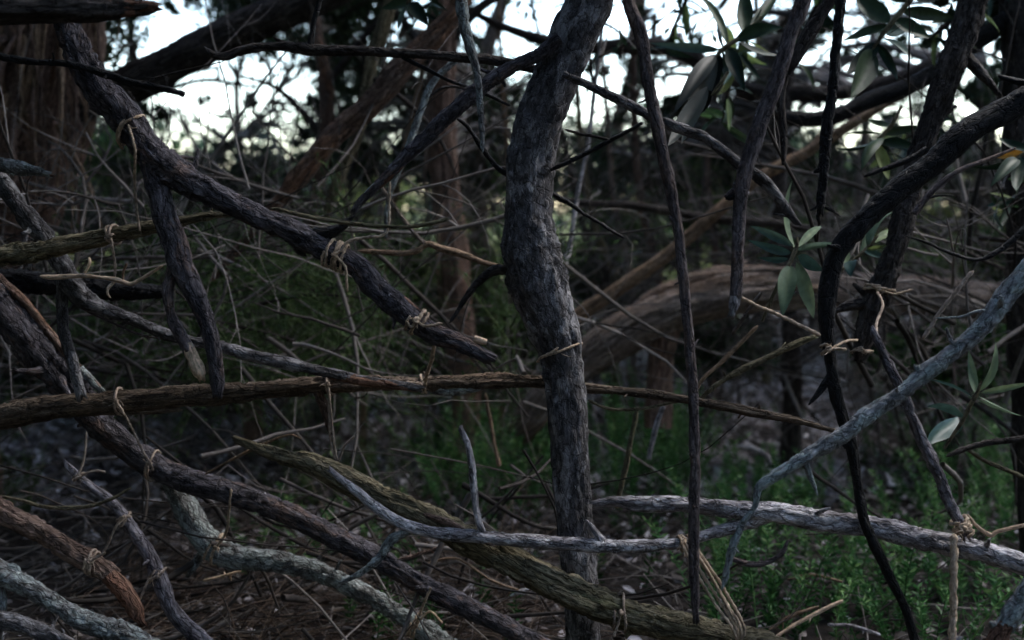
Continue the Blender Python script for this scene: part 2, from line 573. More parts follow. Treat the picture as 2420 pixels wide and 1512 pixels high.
def branch(key, name, label, cat, d, limbs, group=None):
    """one branch = one thing. limbs: (part name, points, material, style, ends, options)"""
    recs, first = [], None
    P0, R0 = pts3(limbs[0][1], d)
    lows = min(range(len(P0)), key=lambda i: P0[i][2])
    org = np.asarray(P0[lows])
    root = None
    if len(limbs) > 1:
        root = link(name, None, None, None, org)
    for part, pts, mat, style, ends, *opt in limbs:
        op = dict(opt[0]) if opt else {}
        if 'rough' in op:
            op['rough'] = [(px(x, y, d), rp * K * d, amp) for x, y, rp, amp in op['rough']]
        op.setdefault('fine', max(1.0, d / 2.3))
        P, R = pts3(pts, d)
        nm = part if root else name
        top = first if (root and first is not None and part in SUBPARTS) else root
        me, o, C, r = limb_mesh(nm, P, R, style, ends, origin=org, **op)
        ob = link(nm, me, M[mat], top, None if root else org)
        first = ob if first is None else first
        recs.append((C, r))
        if root is None:
            root = ob
    if d < 2.6 and limbs[0][3] != 'twine' and cat in ('branch', 'log', 'stick', 'trunk'):   # snapped-off side twigs
        C, r = recs[0]
        rs = np.random.default_rng(sum(map(ord, label)))
        T, A, B = frames(C)
        for _ in range(int(rs.integers(2, 6)) + (4 if len(C) > 260 else 0)):
            i = int(rs.integers(6, max(7, len(C) - 6)))
            a = rs.uniform(0, 2 * math.pi)
            o_ = A[i] * math.cos(a) + B[i] * math.sin(a)
            rr_ = float(np.clip(r[i] * rs.uniform(.12, .3), .0018, .0075))
            ln = rr_ * rs.uniform(2.5, 9)
            dirn = o_ + T[i] * rs.normal(0, .7)
            dirn /= np.linalg.norm(dirn)
            p0 = C[i] + o_ * (r[i] * .75)
            bend = rs.normal(0, .35, 3)
            Ps = [p0, p0 + dirn * ln * .5, p0 + dirn * ln + bend * ln * .5]
            me, *_ = limb_mesh('spur', Ps, [rr_ * 1.3, rr_, rr_ * .7], 'flaky', ('open', 'broken'), fine=1.3, origin=org, wob=.1)
            link('spur', me, M[limbs[0][2]], first if first is not root else root)
    tag(root, label, cat, group)
    BR[key] = recs
    return root


# ------------------------------------------------------------------ twine
def twine_part(name, P, r, parent, org, mat='twine', ends=('tip', 'tip'), wob=.3):
    me, o, C, rr = limb_mesh(name, P, [r] * len(P), 'twine', ends, fine=.9, origin=org, wob=wob)
    return link(name, me, M[mat], parent)


def tie(label, key, li, at, turns=3, tw=.0022, tails=(), knot=True, group='twine ties on the branches', mat='twine', slant=.6, spread=None):
    """twine wound round a limb at a place, with a knot on the near side and loose ends"""
    C, r = BR[key][li]
    x, y, dd = to_px(C)
    i = int(np.argmin((x - at[0]) ** 2 + (y - at[1]) ** 2))
    i = min(max(i, 2), len(C) - 3)
    T, A, B = frames(C)
    c, t, a, b, rad = C[i], T[i], A[i], B[i], r[i]
    root = link('twine_tie', None, None, None, c)
    tag(root, label, 'twine', group)
    spread = tw * 2.1 * turns if spread is None else spread
    rngl = np.random.default_rng(int(at[0] * 7 + at[1]))
    toc = CAM - c
    toc -= t * (toc @ t)
    toc /= np.linalg.norm(toc)
    th0 = math.atan2(toc @ b, toc @ a)
    th = np.linspace(0, 2 * math.pi * turns, int(turns * 14) + 1)
    rw = rad * 1.06 + tw * .8
    along = (th / th[-1] - .5) * spread + slant * rad * np.sin(th - .7) * .5 + rngl.normal(0, tw * .25, len(th)) + np.interp(th, np.linspace(0, th[-1], 7), rngl.normal(0, tw * 1.6, 7))
    rr = rw + rngl.normal(0, tw * .18, len(th))
    P = c + t * along[:, None] + (a * np.cos(th + th0)[:, None] + b * np.sin(th + th0)[:, None]) * rr[:, None]
    twine_part('wrap', P, tw, root, c, mat, wob=0)
    kp = c + toc * (rw + tw * 1.3)
    if knot:
        q = rngl.normal(0, 1, (9, 3))
        q /= np.linalg.norm(q, axis=1)[:, None]
        twine_part('knot', kp + q * tw * 1.9, tw * 1.05, root, c, mat, wob=0)
    for _ in range(2):                                   # loose fibres
        e = kp + rngl.normal(0, 1, 3) * tw * 1.5
        v = rngl.normal(0, 1, 3) + toc * .6 - np.array([0, 0, .5])
        v *= rngl.uniform(.008, .022) / np.linalg.norm(v)
        Pf = [e, e + v * .5 + rngl.normal(0, .002, 3), e + v]
        twine_part('fibre', Pf, tw * .28, root, c, mat, wob=0)
    for tl in tails:
        Pt = [kp] + [px(u[0], u[1], u[2] if len(u) > 2 else float((kp - CAM) @ FW)) for u in tl]
        twine_part('loose_end', Pt, tw * .95, root, c, mat)
    return root


def string(label, pts, d, r=.0022, mat='twine', group=None, name='hanging_string', strands=1, gap=.005):
    org = px(pts[0][0], pts[0][1], pts[0][2] if len(pts[0]) > 2 else d)
    P = np.array([px(p[0], p[1], p[2] if len(p) > 2 else d) for p in pts])
    if strands == 1:
        me, o, C, rr = limb_mesh(name, P, [r] * len(P), 'twine', ('tip', 'tip'), fine=.9, origin=org, wob=.5)
        o = link(name, me, M[mat], None, org)
    else:
        o = link(name, None, None, None, org)
        for k in range(strands):
            Q = P.copy()
            f = np.sin(np.linspace(0, math.pi, len(P)))[:, None] * .5 + .5 * np.linspace(1, .25, len(P))[:, None]
            Q = Q + np.array([(k - (strands - 1) / 2) * gap, .004 * (k % 2), 0]) * f
            me, _, C, rr = limb_mesh('strand', Q, [r] * len(P), 'twine', ('tip', 'tip'), fine=.9, origin=org, wob=.5)
            link('strand', me, M[mat], o)
    return tag(o, label, 'string', group)


# ------------------------------------------------------------------ loose masses
def leaf_cloud(C, L, W, rng, down=.25, up=None):
    """kite-shaped folded leaves at the points C"""
    n = len(C)
    d = rng.normal(0, 1, (n, 3))
    d[:, 2] -= down
    if up is not None:
        d += up
    d /= np.linalg.norm(d, axis=1)[:, None]
    s = np.cross(d, rng.normal(0, 1, (n, 3)))
    s /= np.linalg.norm(s, axis=1)[:, None] + 1e-9
    nn = np.cross(d, s)
    L = np.broadcast_to(L, n)[:, None] * rng.uniform(.7, 1.3, n)[:, None]
    W = np.broadcast_to(W, n)[:, None] * rng.uniform(.7, 1.25, n)[:, None]
    b = C - d * L * .5
    t = C + d * L * .5
    mid = C - d * L * .08
    V = np.stack([b, mid + s * W * .5 + nn * W * .16, t, mid - s * W * .5 + nn * W * .16], 1).reshape(-1, 3)
    k = np.arange(n)[:, None] * 4
    F = np.concatenate([k + np.array([0, 1, 2]), k + np.array([0, 2, 3])])
    return V, F, np.repeat(rng.random(n), 4)


def tube_cloud(P, R, sides, rng):
    """many thin tubes at once: P (m,k,3), R (m,k)"""
    m, k, _ = P.shape
    T = np.gradient(P, axis=1)
    T /= np.linalg.norm(T, axis=2)[..., None] + 1e-9
    a = np.where(np.abs(T[:, :1, 2:3]) < .8, np.array([0, 0, 1.0]), np.array([1.0, 0, 0]))
    A = np.cross(T, np.broadcast_to(a, T.shape))
    A /= np.linalg.norm(A, axis=2)[..., None] + 1e-9
    B = np.cross(T, A)
    th = np.arange(sides) * 2 * math.pi / sides
    V = P[:, :, None, :] + R[:, :, None, None] * (A[:, :, None, :] * np.cos(th)[:, None] + B[:, :, None, :] * np.sin(th)[:, None])
    V = V.reshape(-1, 3)
    base = (np.arange(m)[:, None, None] * k + np.arange(k - 1)[None, :, None]) * sides
    j = np.arange(sides)[None, None, :]
    j2 = (j + 1) % sides
    Q = np.stack([(base + j).ravel(), (base + j2).ravel(), (base + sides + j2).ravel(), (base + sides + j).ravel()], 1)
    rnd = np.repeat(rng.random(m), k * sides)
    return V, Q, rnd


def joined(parts):
    V, F3, F4, Rn, o = [], [], [], [], 0
    for v, f, r in parts:
        (F3 if f.shape[1] == 3 else F4).append(f + o)
        V.append(v)
        Rn.append(r)
        o += len(v)
    F = []
    if F3:
        F.append(np.concatenate(F3))
    if F4:
        F.append(np.concatenate(F4))
    return np.concatenate(V), F, np.concatenate(Rn)


def mass(name, parts, mat, parent=None, kind=None, loc=None, smooth=False):
    V, F, rn = joined(parts)
    if loc is not None:
        V = V - np.asarray(loc)
    me = make_mesh(name, V, F, {'rnd': ('FLOAT', rn)}, smooth=smooth)
    o = link(name, me, M[mat], parent, loc if parent is None else None)
    if kind:
        o['kind'] = kind
    return o


def curls(start, direction, length, k, rng, bend=.35, sag=0.0):
    """wandering thin stems from start points"""
    n = len(start)
    P = np.zeros((n, k, 3))
    P[:, 0] = start
    d = direction / (np.linalg.norm(direction, axis=1)[:, None] + 1e-9)
    turn = rng.normal(0, bend, (n, 3))
    for i in range(1, k):
        d = d + turn / k + rng.normal(0, bend / k, (n, 3))
        d[:, 2] -= sag / k
        d /= np.linalg.norm(d, axis=1)[:, None]
        P[:, i] = P[:, i - 1] + d * (length / (k - 1))[:, None]
    return P


# ------------------------------------------------------------------ ground
def gz(x, y):
    x = np.asarray(x, float)
    y = np.asarray(y, float)
    p = np.stack([x * .7, y * .7, np.zeros_like(x)], -1).reshape(-1, 3)
    h = (fbm(p, 3, 5) - .5) * .16
    h = h.reshape(x.shape)
    far = np.clip((np.hypot(x, y) - 14) / 30, 0, 1)
    return h * (1 - far * .3) + far * .25


def axis_steps(lo, hi, near, far, mid0, mid1):
    a = list(np.arange(mid0, mid1, near))
    s = near
    v = mid1
    while v < hi:
        a.append(v)
        s = min(s * 1.25, far)
        v += s
    s = near
    v = mid0
    b = []
    while v > lo:
        s = min(s * 1.25, far)
        v -= s
        b.append(v)
    return np.array(sorted(b) + a + [hi])


gx = axis_steps(-400, 400, .06, 60, -3.2, 3.2)
gy = axis_steps(-60, 700, .06, 60, 1.8, 7.5)
X, Y = np.meshgrid(gx, gy)
Z = gz(X, Y)
Z = Z + (fbm(np.stack([X * 9, Y * 9, X * 0], -1).reshape(-1, 3), 2, 8).reshape(X.shape) - .5) * .035
nx, ny = len(gx), len(gy)
i0 = (np.arange(ny - 1)[:, None] * nx + np.arange(nx - 1)[None, :]).ravel()
gm = make_mesh('ground', np.stack([X, Y, Z], -1).reshape(-1, 3), [np.stack([i0, i0 + 1, i0 + nx + 1, i0 + nx], 1)])
m, nt, N, L = nodes_of('forest_floor')
tc = N('ShaderNodeTexCoord')
n1 = N('ShaderNodeTexNoise')
n1.inputs['Scale'].default_value = 14
n1.inputs['Detail'].default_value = 9
n1.inputs['Roughness'].default_value = .7
L(tc.outputs['Object'], n1.inputs['Vector'])
r1 = ramp(nt, [(.3, (.008, .006, .005)), (.5, (.026, .021, .018)), (.72, (.08, .066, .06))])
L(n1.outputs['Fac'], r1.inputs['Fac'])
n2 = N('ShaderNodeTexNoise')
n2.inputs['Scale'].default_value = .9
n2.inputs['Detail'].default_value = 6
L(tc.outputs['Object'], n2.inputs['Vector'])
r2 = ramp(nt, [(.35, (.10, .13, .035)), (.65, (.26, .25, .10))])
L(n2.outputs['Fac'], r2.inputs['Fac'])
sx = N('ShaderNodeSeparateXYZ')
L(tc.outputs['Object'], sx.inputs[0])
mr = N('ShaderNodeMapRange')
mr.inputs[1].default_value = 13
mr.inputs[2].default_value = 18
L(sx.outputs['Y'], mr.inputs[0])
mx = N('ShaderNodeMix')
mx.data_type = 'RGBA'
L(mr.outputs[0], mx.inputs[0])
L(r1.outputs[0], mx.inputs[6])
L(r2.outputs[0], mx.inputs[7])
bs = N('ShaderNodeBsdfPrincipled')
bs.inputs['Roughness'].default_value = .95
bs.inputs['Specular IOR Level'].default_value = .15
L(mx.outputs[2], bs.inputs['Base Color'])
bp = N('ShaderNodeBump')
bp.inputs['Distance'].default_value = .02
bp.inputs['Strength'].default_value = .7
L(n1.outputs['Fac'], bp.inputs['Height'])
L(bp.outputs[0], bs.inputs['Normal'])
out = N('ShaderNodeOutputMaterial')
L(bs.outputs[0], out.inputs[0])
tag(link('ground', gm, m), kind='structure')

# ------------------------------------------------------------------ trees behind
# open sky between the crowns: (x, y, half width, half height) in layout units
GAPS = [(415, 95, 100, 90), (500, 300, 135, 122), (600, 220, 110, 100), (960, 70, 40, 55), (1270, 30, 100, 40), (1405, 250, 45, 60),
        (1540, 50, 100, 80), (1560, 235, 70, 65), (1930, 130, 50, 110), (2120, 70, 60, 45), (2265, 240, 55, 65), (2345, 335, 60, 50),
        (2265, 425, 60, 40), (2110, 270, 60, 35), (985, 405, 28, 40), (1650, 60, 50, 60)]


def gap_at(x, y, grow=0):
    for (a, b, u, v) in GAPS:
        if ((x - a) / (u + grow)) ** 2 + ((y - b) / (v + grow)) ** 2 < 1:
            return True
    return False


def crown_clumps(x0, x1, y0, y1, d0, d1, n, rng, size=(70, 130)):
    """places for leaf clumps of a crown: (centre, radius)"""
    out_, tries = [], 0
    while len(out_) < n and tries < n * 30:
        tries += 1
        x, y = rng.uniform(x0, x1), rng.uniform(y0, y1)
        r = rng.uniform(*size)
        if gap_at(x, y, r * .75):
            continue
        d = rng.uniform(d0, d1)
        out_.append((px(x, y, d), r * K * d))
    return out_


def spray(x0, x1, y0, y1, d0, d1, n, rng, size=(16, 42), clear=.5):
    """small loose leaf sprays, some of them across the sky gaps"""
    out_ = []
    for _ in range(n):
        x, y, d, r = rng.uniform(x0, x1), rng.uniform(y0, y1), rng.uniform(d0, d1), rng.uniform(*size)
        if gap_at(x, y, 6) and rng.random() < clear:
            continue
        out_.append((px(x, y, d), r * K * d))
    return out_


def grow_tree(name, label, trunk, d, mat, clumps, leaf='leafdark', per=640, leafsize=(.046, .017), limbs=(), group='trees behind the lattice', strips=0, style='far', cat='tree'):
    rng = np.random.default_rng(abs(hash(label)) % 9999 if False else sum(map(ord, label)))
    P, R = pts3(trunk, d)
    low = P[0] if P[0][2] < P[-1][2] else P[-1]
    g = float(gz(low[0], low[1]))
    if low[2] > g:                                    # carry the trunk down to the ground
        foot = np.array([low[0], low[1], g - .08])
        if P[0] is low:
            P.insert(0, foot)
            R.insert(0, R[0] * 1.15)
        else:
            P.append(foot)
            R.append(R[-1] * 1.15)
    else:
        foot = np.array(low)
    root = link(name, None, None, None, foot)
    tag(root, label, cat, group)
    me, o, C, r = limb_mesh('trunk', P, R, style, ('open', 'open'), fine=d / 2.2, origin=foot)
    trunk_ob = link('trunk', me, M[mat], root)
    allC = [C]
    for lp, lm in limbs:
        Pl, Rl = pts3(lp, d)
        me, o, C2, r2 = limb_mesh('limb', Pl, Rl, style, ('open', 'tip'), fine=d / 2.2, origin=foot)
        link('limb', me, M[lm], root)
        allC.append(C2)
    allC = np.vstack(allC)
    if clumps:
        parts, tw = [], []
        for c, rad in clumps:
            n = int(per * rng.uniform(.6, 1.3) * min(1, (rad / (75 * K * 7)) ** 1.2))
            n = max(n, 24)
            k = max(3, n // 30)
            sub = c + rng.normal(0, rad * .48, (k, 3))
            pos = np.repeat(sub, n // k + 1, axis=0)[:n] + rng.normal(0, rad * .2, (n, 3))
            parts.append(leaf_cloud(pos, leafsize[0], leafsize[1], rng))
            i = int(np.argmin(np.linalg.norm(allC - c, axis=1) + .6 * np.maximum(0, allC[:, 2] - c[2])))
            t = np.linspace(0, 1, 7)[None, :, None]
            Pm = allC[i][None, None, :] * (1 - t) + c[None, None, :] * t
            Pm = Pm + np.array([0, 0, .25 * np.linalg.norm(allC[i] - c)])[None, None, :] * (t * (1 - t))
            Pm = Pm + rng.normal(0, .035, Pm.shape) * np.sin(t * math.pi)
            tw.append((Pm, np.linspace(.016, .004, 7)[None, :]))
            Ps = curls(np.repeat(c[None], 5, 0), sub[rng.integers(0, k, 5)] - c, np.full(5, rad * 1.1), 5, rng)
            tw2 = np.broadcast_to(np.linspace(.005, .0015, 5)[None, :], (5, 5))
            parts_t = tube_cloud(Ps, tw2, 4, rng)
            tw.append(parts_t)
        tparts = [tube_cloud(a, b, 5, rng) if len(x_) == 2 else x_ for x_ in tw for (a, b) in ([x_] if len(x_) == 2 else [(None, None)])]
        o = mass('crown', parts, leaf, root, 'stuff', foot)
        o = mass('twigs', tparts, 'twig', root, 'stuff', foot)
    for k in range(strips):                            # hanging strips of bark
        i = rng.integers(5, len(C) - 3)
        c, rad = C[i], r[i]
        a = rng.uniform(-.9, .9)
        out_dir = RT * math.sin(a) - FW * math.cos(a)
        ln = rng.uniform(.15, .6)
        t = np.linspace(0, 1, 7)
        Ps = c + out_dir * rad * 1.02 + np.outer(t, np.array([rng.normal(0, .12), rng.normal(0, .05), -1.0]) * ln) + np.outer(np.sin(t * 3) + t * rng.uniform(0, 1.5), out_dir * rng.uniform(.0, .09))
        Rs = np.linspace(.011, .003, 7) * rng.uniform(.35, 1.4)
        me, _, _, _ = limb_mesh('bark_strip', Ps, Rs, 'stringy', ('tip', 'tip'), fine=2.2, origin=foot)
        link('bark_strip', me, M[('teatree', 'redbrown', 'tan')[k % 3]], trunk_ob)
    return root


r_ = np.random.default_rng(31)
grow_tree('tree', 'big red-brown stringy-barked tree with a thick dark limb rising to the right', [(-190, 760, 150), (-60, 540, 140), (40, 340, 145), (105, 180, 135), (130, 40, 120), (150, -160, 110), (190, -500, 90)], 3.7, 'teatree',
          crown_clumps(-260, 480, -420, 130, 3.6, 5.5, 26, r_, (60, 110)), per=560, leafsize=(.04, .013), strips=125,
          limbs=[([(60, 300, 90), (170, 245, 60), (300, 200, 45), (420, 140, 41), (560, 70, 40), (700, 15, 37), (880, -60, 34), (1150, -190, 26), (1500, -330, 12)], 'dark'),
                 ([(120, 120, 60), (230, -20, 40), (330, -160, 26), (450, -320, 12)], 'dark')], style='far')
grow_tree('tree', 'straight reddish-brown tree trunk seen left of the central grey trunk', [(1100, 900, 36), (1086, 760, 35), (1072, 600, 34), (1056, 470, 36), (1044, 350, 38), (1038, 220, 34), (1046, 60, 30), (1060, -200, 26), (1040, -500, 15)], 4.3, 'teatree',
          spray(780, 1240, 0, 440, 5, 7.5, 44, r_) + spray(820, 1320, 330, 450, 6, 10, 34, r_, (30, 60)) + crown_clumps(800, 1330, -420, 330, 5.2, 8.5, 32, r_), strips=4, limbs=[([(1040, 120, 16), (1110, 40, 13), (1200, -30, 10), (1300, -120, 6)], 'dark'), ([(1045, 180, 14), (960, 60, 11), (880, -40, 8), (820, -160, 5)], 'dark')])
grow_tree('tree', 'slender brown tree leaning behind the tied diagonal branch', [(596, 930, 22), (633, 837, 21), (672, 740, 20), (705, 640, 20), (735, 550, 19), (755, 440, 18), (772, 320, 17), (770, 200, 16), (745, 60, 15), (700, -140, 13), (680, -400, 8)], 4.6, 'redbrown',
          crown_clumps(520, 900, -420, 320, 5.0, 8.0, 36, r_), limbs=[([(772, 330, 10), (700, 250, 8), (640, 200, 6), (560, 180, 3)], 'dark'), ([(770, 200, 10), (850, 100, 8), (930, 0, 5)], 'dark')])
grow_tree('tree', 'thin dark tree whose sparse twigs cross the largest sky gap', [(330, 780, 14), (345, 600, 13), (352, 450, 12), (330, 250, 11), (310, 60, 10), (330, -200, 8), (340, -420, 5)], 7.5, 'dark',
          spray(300, 820, -20, 430, 5.5, 8, 80, r_, (12, 34), .85) + crown_clumps(150, 680, -420, 160, 7, 9, 24, r_) + crown_clumps(230, 470, 260, 470, 6.5, 9, 16, r_, (50, 85)), limbs=[([(345, 420, 8), (450, 380, 6), (560, 330, 5), (680, 180, 3)], 'dark'), ([(330, 230, 8), (480, 190, 6), (620, 200, 4), (700, 120, 2)], 'dark')])
grow_tree('tree', 'grey-brown tree partly hidden by the left edge of the central trunk', [(1135, 850, 26), (1128, 700, 24), (1132, 560, 24), (1124, 430, 24), (1118, 300, 22), (1150, 130, 19), (1200, -60, 15), (1230, -350, 9)], 6.6, 'greylog',
          crown_clumps(1080, 1480, -420, 300, 6.5, 9.5, 25, r_), limbs=[([(1150, 130, 10), (1080, 40, 8), (1010, -30, 5)], 'dark')])
grow_tree('tree', 'dark tree with a horizontal limb crossing behind the two thin sticks', [(1870, 900, 22), (1862, 700, 20), (1846, 520, 20), (1842, 400, 19), (1848, 250, 20), (1880, 60, 20), (1930, -150, 17), (1950, -420, 10)], 4.6, 'dark',
          spray(1380, 1900, 0, 400, 5, 8, 46, r_) + spray(1320, 1900, 310, 450, 6, 10, 46, r_, (30, 60)) + spray(1340, 1950, 190, 340, 6, 9, 14, r_, (24, 46)) + crown_clumps(1400, 1900, -420, 230, 5.5, 8.5, 18, r_),
          limbs=[([(1850, 235, 22), (1740, 205, 21), (1680, 165, 21), (1610, 122, 20), (1500, 108, 20), (1400, 112, 18), (1290, 95, 14), (1180, 60, 10), (1100, 20, 6)], 'dark'),
                 ([(1850, 220, 20), (1960, 222, 19), (2060, 205, 18), (2180, 160, 17), (2300, 90, 15), (2420, 20, 12)], 'dark')])
grow_tree('tree', 'tall tree with yellow-tinged leaves behind the black curved branch', [(2330, 900, 26), (2330, 720, 24), (2322, 560, 22), (2335, 420, 21), (2330, 250, 20), (2300, 60, 18), (2310, -200, 14), (2330, -420, 8)], 8.5, 'dark',
          spray(1850, 2450, 0, 450, 5.5, 9, 60, r_) + spray(1880, 2450, 330, 460, 7, 11, 36, r_, (30, 60)) + spray(1900, 2450, 180, 350, 6, 10, 14, r_, (24, 46)) + crown_clumps(1850, 2650, -420, 330, 7.5, 11, 32, r_), limbs=[([(2330, 260, 12), (2220, 180, 10), (2100, 150, 7), (1980, 60, 4)], 'dark')])
grow_tree('tree', 'dark knotty tree filling the right margin behind the pale sticks', [(2480, 1500, 44), (2440, 1150, 42), (2428, 850, 42), (2418, 560, 40), (2412, 300, 40), (2405, 100, 38), (2395, -80, 34), (2400, -420, 22)], 3.1, 'dark',
          crown_clumps(2250, 2750, -450, 40, 3, 5, 16, r_, (70, 120)), per=260, leaf='glossy', leafsize=(.09, .035),
          limbs=[([(2412, 20, 22), (2300, 100, 22), (2230, 160, 22), (2140, 205, 21), (2050, 240, 20), (1975, 272, 20), (1900, 282, 17), (1840, 268, 13), (1780, 240, 8)], 'black')])
grow_tree('tree', 'thin pale tree standing in the clearing beyond the yellow grass', [(560, 640, 12), (555, 500, 11), (570, 380, 10), (560, 200, 8), (600, 20, 6), (590, -250, 4)], 11, 'dark',
          crown_clumps(350, 800, -420, 60, 10, 13, 16, r_) + crown_clumps(500, 780, 380, 470, 10, 14, 12, r_, (35, 70)), per=420)

# slender saplings behind the central trunk, one by one
def sapling(label, pts, d, mat, group='slender saplings behind the lattice'):
    P, R = pts3(pts, d)
    g = float(gz(P[0][0], P[0][1]))
    if P[0][2] > g + .02:
        P.insert(0, P[0] + np.array([(P[0][0] - P[1][0]) * .3, 0, g - .06 - P[0][2]]))
        R.insert(0, R[0] * 1.05)
    top = P[-1] + (P[-1] - P[-2]) / np.linalg.norm(P[-1] - P[-2]) * 1.1
    P.append(top + np.array([0, 0, .3]))
    R.append(R[-1] * .4)
    org = np.array(P[0])
    root = link('sapling', None, None, None, org)
    me, o, C, r = limb_mesh('stem', P, R, 'far', ('open', 'tip'), fine=d / 2.0, origin=org)
    link('stem', me, M[mat], root)
    rng = np.random.default_rng(int(pts[0][0] + pts[0][1] * 3))
    idx = rng.integers(len(C) // 2, len(C), 9)
    dirs = rng.normal(0, 1, (9, 3)) + np.array([0, 0, .9])
    Ps = curls(C[idx], dirs, rng.uniform(.15, .5, 9), 6, rng)
    o = mass('twigs', [tube_cloud(Ps, np.broadcast_to(np.linspace(.005, .0015, 6), (9, 6)), 4, rng)], 'twig', root, 'stuff', org)
    tip = Ps[:, -1]
    o = mass('leaves', [leaf_cloud(np.repeat(tip, 9, 0) + rng.normal(0, .07, (81, 3)), .05, .018, rng)], 'leafdark', root, 'stuff', org)
    return tag(root, label, 'sapling', group)


sapling('pale thin straight stem rising just beside the right edge of the central trunk', [(1334, 690, 6), (1344, 600, 6), (1352, 540, 6), (1366, 450, 6), (1381, 378, 5), (1400, 250, 5)], 3.3, 'pale')
sapling('olive leaning sapling right of the thin pale stem', [(1452, 690, 9), (1428, 600, 9), (1404, 522, 8), (1385, 430, 8), (1372, 320, 7)], 4.6, 'olive')
sapling('dark leaning sapling crossing in front of the horizontal limb', [(1440, 690, 8), (1408, 610, 8), (1384, 545, 8), (1362, 470, 7)], 4.9, 'dark')
sapling('short grey sapling between the dark leaning one and the tall thin stick', [(1494, 690, 9), (1482, 620, 8), (1470, 560, 8), (1450, 470, 7), (1440, 360, 6)], 5.2, 'greylog')
sapling('brown sapling leaning just left of the tall thin stick', [(1556, 660, 11), (1543, 590, 10), (1520, 505, 10), (1505, 400, 9), (1500, 280, 8)], 5.0, 'redbrown')
sapling('brown upright sapling in the gap between the two hanging sticks', [(1690, 640, 10), (1685, 540, 10), (1672, 430, 9), (1668, 300, 8), (1640, 150, 7)], 6.0, 'redbrown')
sapling('grey-olive sapling seen between the sticks beside pale green leaves', [(1812, 650, 12), (1800, 540, 11), (1808, 420, 11), (1800, 300, 10)], 6.4, 'olive')
sapling('grey upright sapling behind the dark twig near the black branch', [(2030, 660, 12), (2025, 560, 11), (2030, 440, 11), (2040, 330, 10)], 7.0, 'greylog')
sapling('thin brown sapling between the slender leaning tree and the reddish trunk', [(862, 860, 9), (890, 740, 9), (905, 620, 9), (930, 480, 8), (965, 320, 8), (1000, 150, 7)], 4.4, 'tan')
sapling('thin dark sapling crossing behind the knot on the diagonal branch', [(800, 860, 8), (812, 720, 8), (800, 600, 8), (830, 430, 7), (850, 250, 6)], 5.2, 'dark')
sapling('pale sapling in the thicket below the end of the tied branch', [(1180, 900, 8), (1160, 800, 8), (1185, 690, 8), (1215, 560, 7), (1200, 380, 6)], 4.8, 'tan')

# ------------------------------------------------------------------ shrubs
def shrub(label, x, y, d, rx, ry, n, leaf, size=(.055, .024), per=150, base_y=None, group='shrubs beyond the lattice'):
    rng = np.random.default_rng(sum(map(ord, label)))
    c = px(x, y, d)
    g = float(gz(c[0], c[1]))
    foot = np.array([c[0], c[1], g - .03])
    root = link('shrub', None, None, None, foot)
    tag(root, label, 'shrub', group)
    q = rng.normal(0, .5, (n, 3))
    q = np.clip(q, -1, 1)
    cl = c + RT * (q[:, :1] * rx * K * d) + UP * (q[:, 1:2] * ry * K * d) + FW * (q[:, 2:] * rx * K * d)
    cl[:, 2] = np.maximum(cl[:, 2], g + .05)
    pos = np.repeat(cl, per, 0) + rng.normal(0, .055 * d / 6, (n * per, 3))
    mass('foliage', [leaf_cloud(pos, size[0], size[1], rng)], leaf, root, 'stuff', foot)
    ns = min(n, 14)
    st = foot + rng.normal(0, .06, (ns, 3)) * np.array([1, 1, 0])
    P = np.zeros((ns, 6, 3))
    t = np.linspace(0, 1, 6)[None, :, None]
    P = st[:, None, :] * (1 - t) + cl[:ns][:, None, :] * t + rng.normal(0, .02, (ns, 6, 3))
    mass('stems', [tube_cloud(P, np.broadcast_to(np.linspace(.012, .004, 6) * d / 6, (ns, 6)), 5, rng)], 'twig', root, 'stuff', foot)
    return root


shrub('dark green shrub below the largest sky gap, beside the red-brown tree', 300, 400, 6, 90, 60, 14, 'leafmid')
shrub('deep green shrub under the sky gap behind the diagonal branch', 560, 440, 7, 120, 45, 18, 'leafdark')
shrub('dull olive shrub glimpsed behind the slender leaning tree', 700, 480, 8, 90, 50, 16, 'leafdark')
shrub('small bright yellow-green shrub glowing left of the reddish trunk', 870, 470, 13, 75, 32, 16, 'leafyellow', (.07, .035))
shrub('small yellow-green shrub in the slit between two trunks beside the grey trunk', 1105, 470, 12, 40, 45, 12, 'leafyellow', (.07, .035))
shrub('green shrub framed by the thin tall stick and the hanging stick', 1650, 440, 7.5, 90, 70, 22, 'leafmid', (.06, .03))
shrub('bluish green shrub behind the leaning saplings', 1450, 520, 8.5, 100, 70, 22, 'leafmid')
shrub('pale green shrub behind the dark hanging stick with a frayed end', 1930, 430, 9, 110, 70, 26, 'leafmid', (.075, .035))
shrub('mixed yellow and green shrub right of the frayed dark stick', 2090, 440, 10, 90, 60, 22, 'leafyellow', (.07, .03))
shrub('speckled yellow-green shrub below the black curved branch', 2230, 570, 8.5, 120, 55, 26, 'leafyellow', (.06, .03))
shrub('yellow-green shrub in the last sky gap near the dark right-hand tree', 2330, 450, 12, 70, 40, 14, 'leafyellow', (.08, .035))
shrub('dark green bush low at the right margin behind the blue-grey branch', 2370, 600, 6, 70, 70, 18, 'leafmid')
shrub('low olive shrub behind the big fallen log', 1740, 560, 6.6, 130, 50, 20, 'leafmid')
shrub('dull green shrub far behind the first log at the left margin', 150, 520, 6.5, 170, 80, 18, 'leafdark')
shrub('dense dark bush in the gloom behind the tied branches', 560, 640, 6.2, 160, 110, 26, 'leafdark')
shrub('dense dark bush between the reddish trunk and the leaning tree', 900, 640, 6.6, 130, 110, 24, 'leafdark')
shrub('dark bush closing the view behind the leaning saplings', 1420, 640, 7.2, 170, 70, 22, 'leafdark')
shrub('dark low bush behind the fallen log at the far right', 2150, 650, 6.6, 220, 60, 26, 'leafmid')

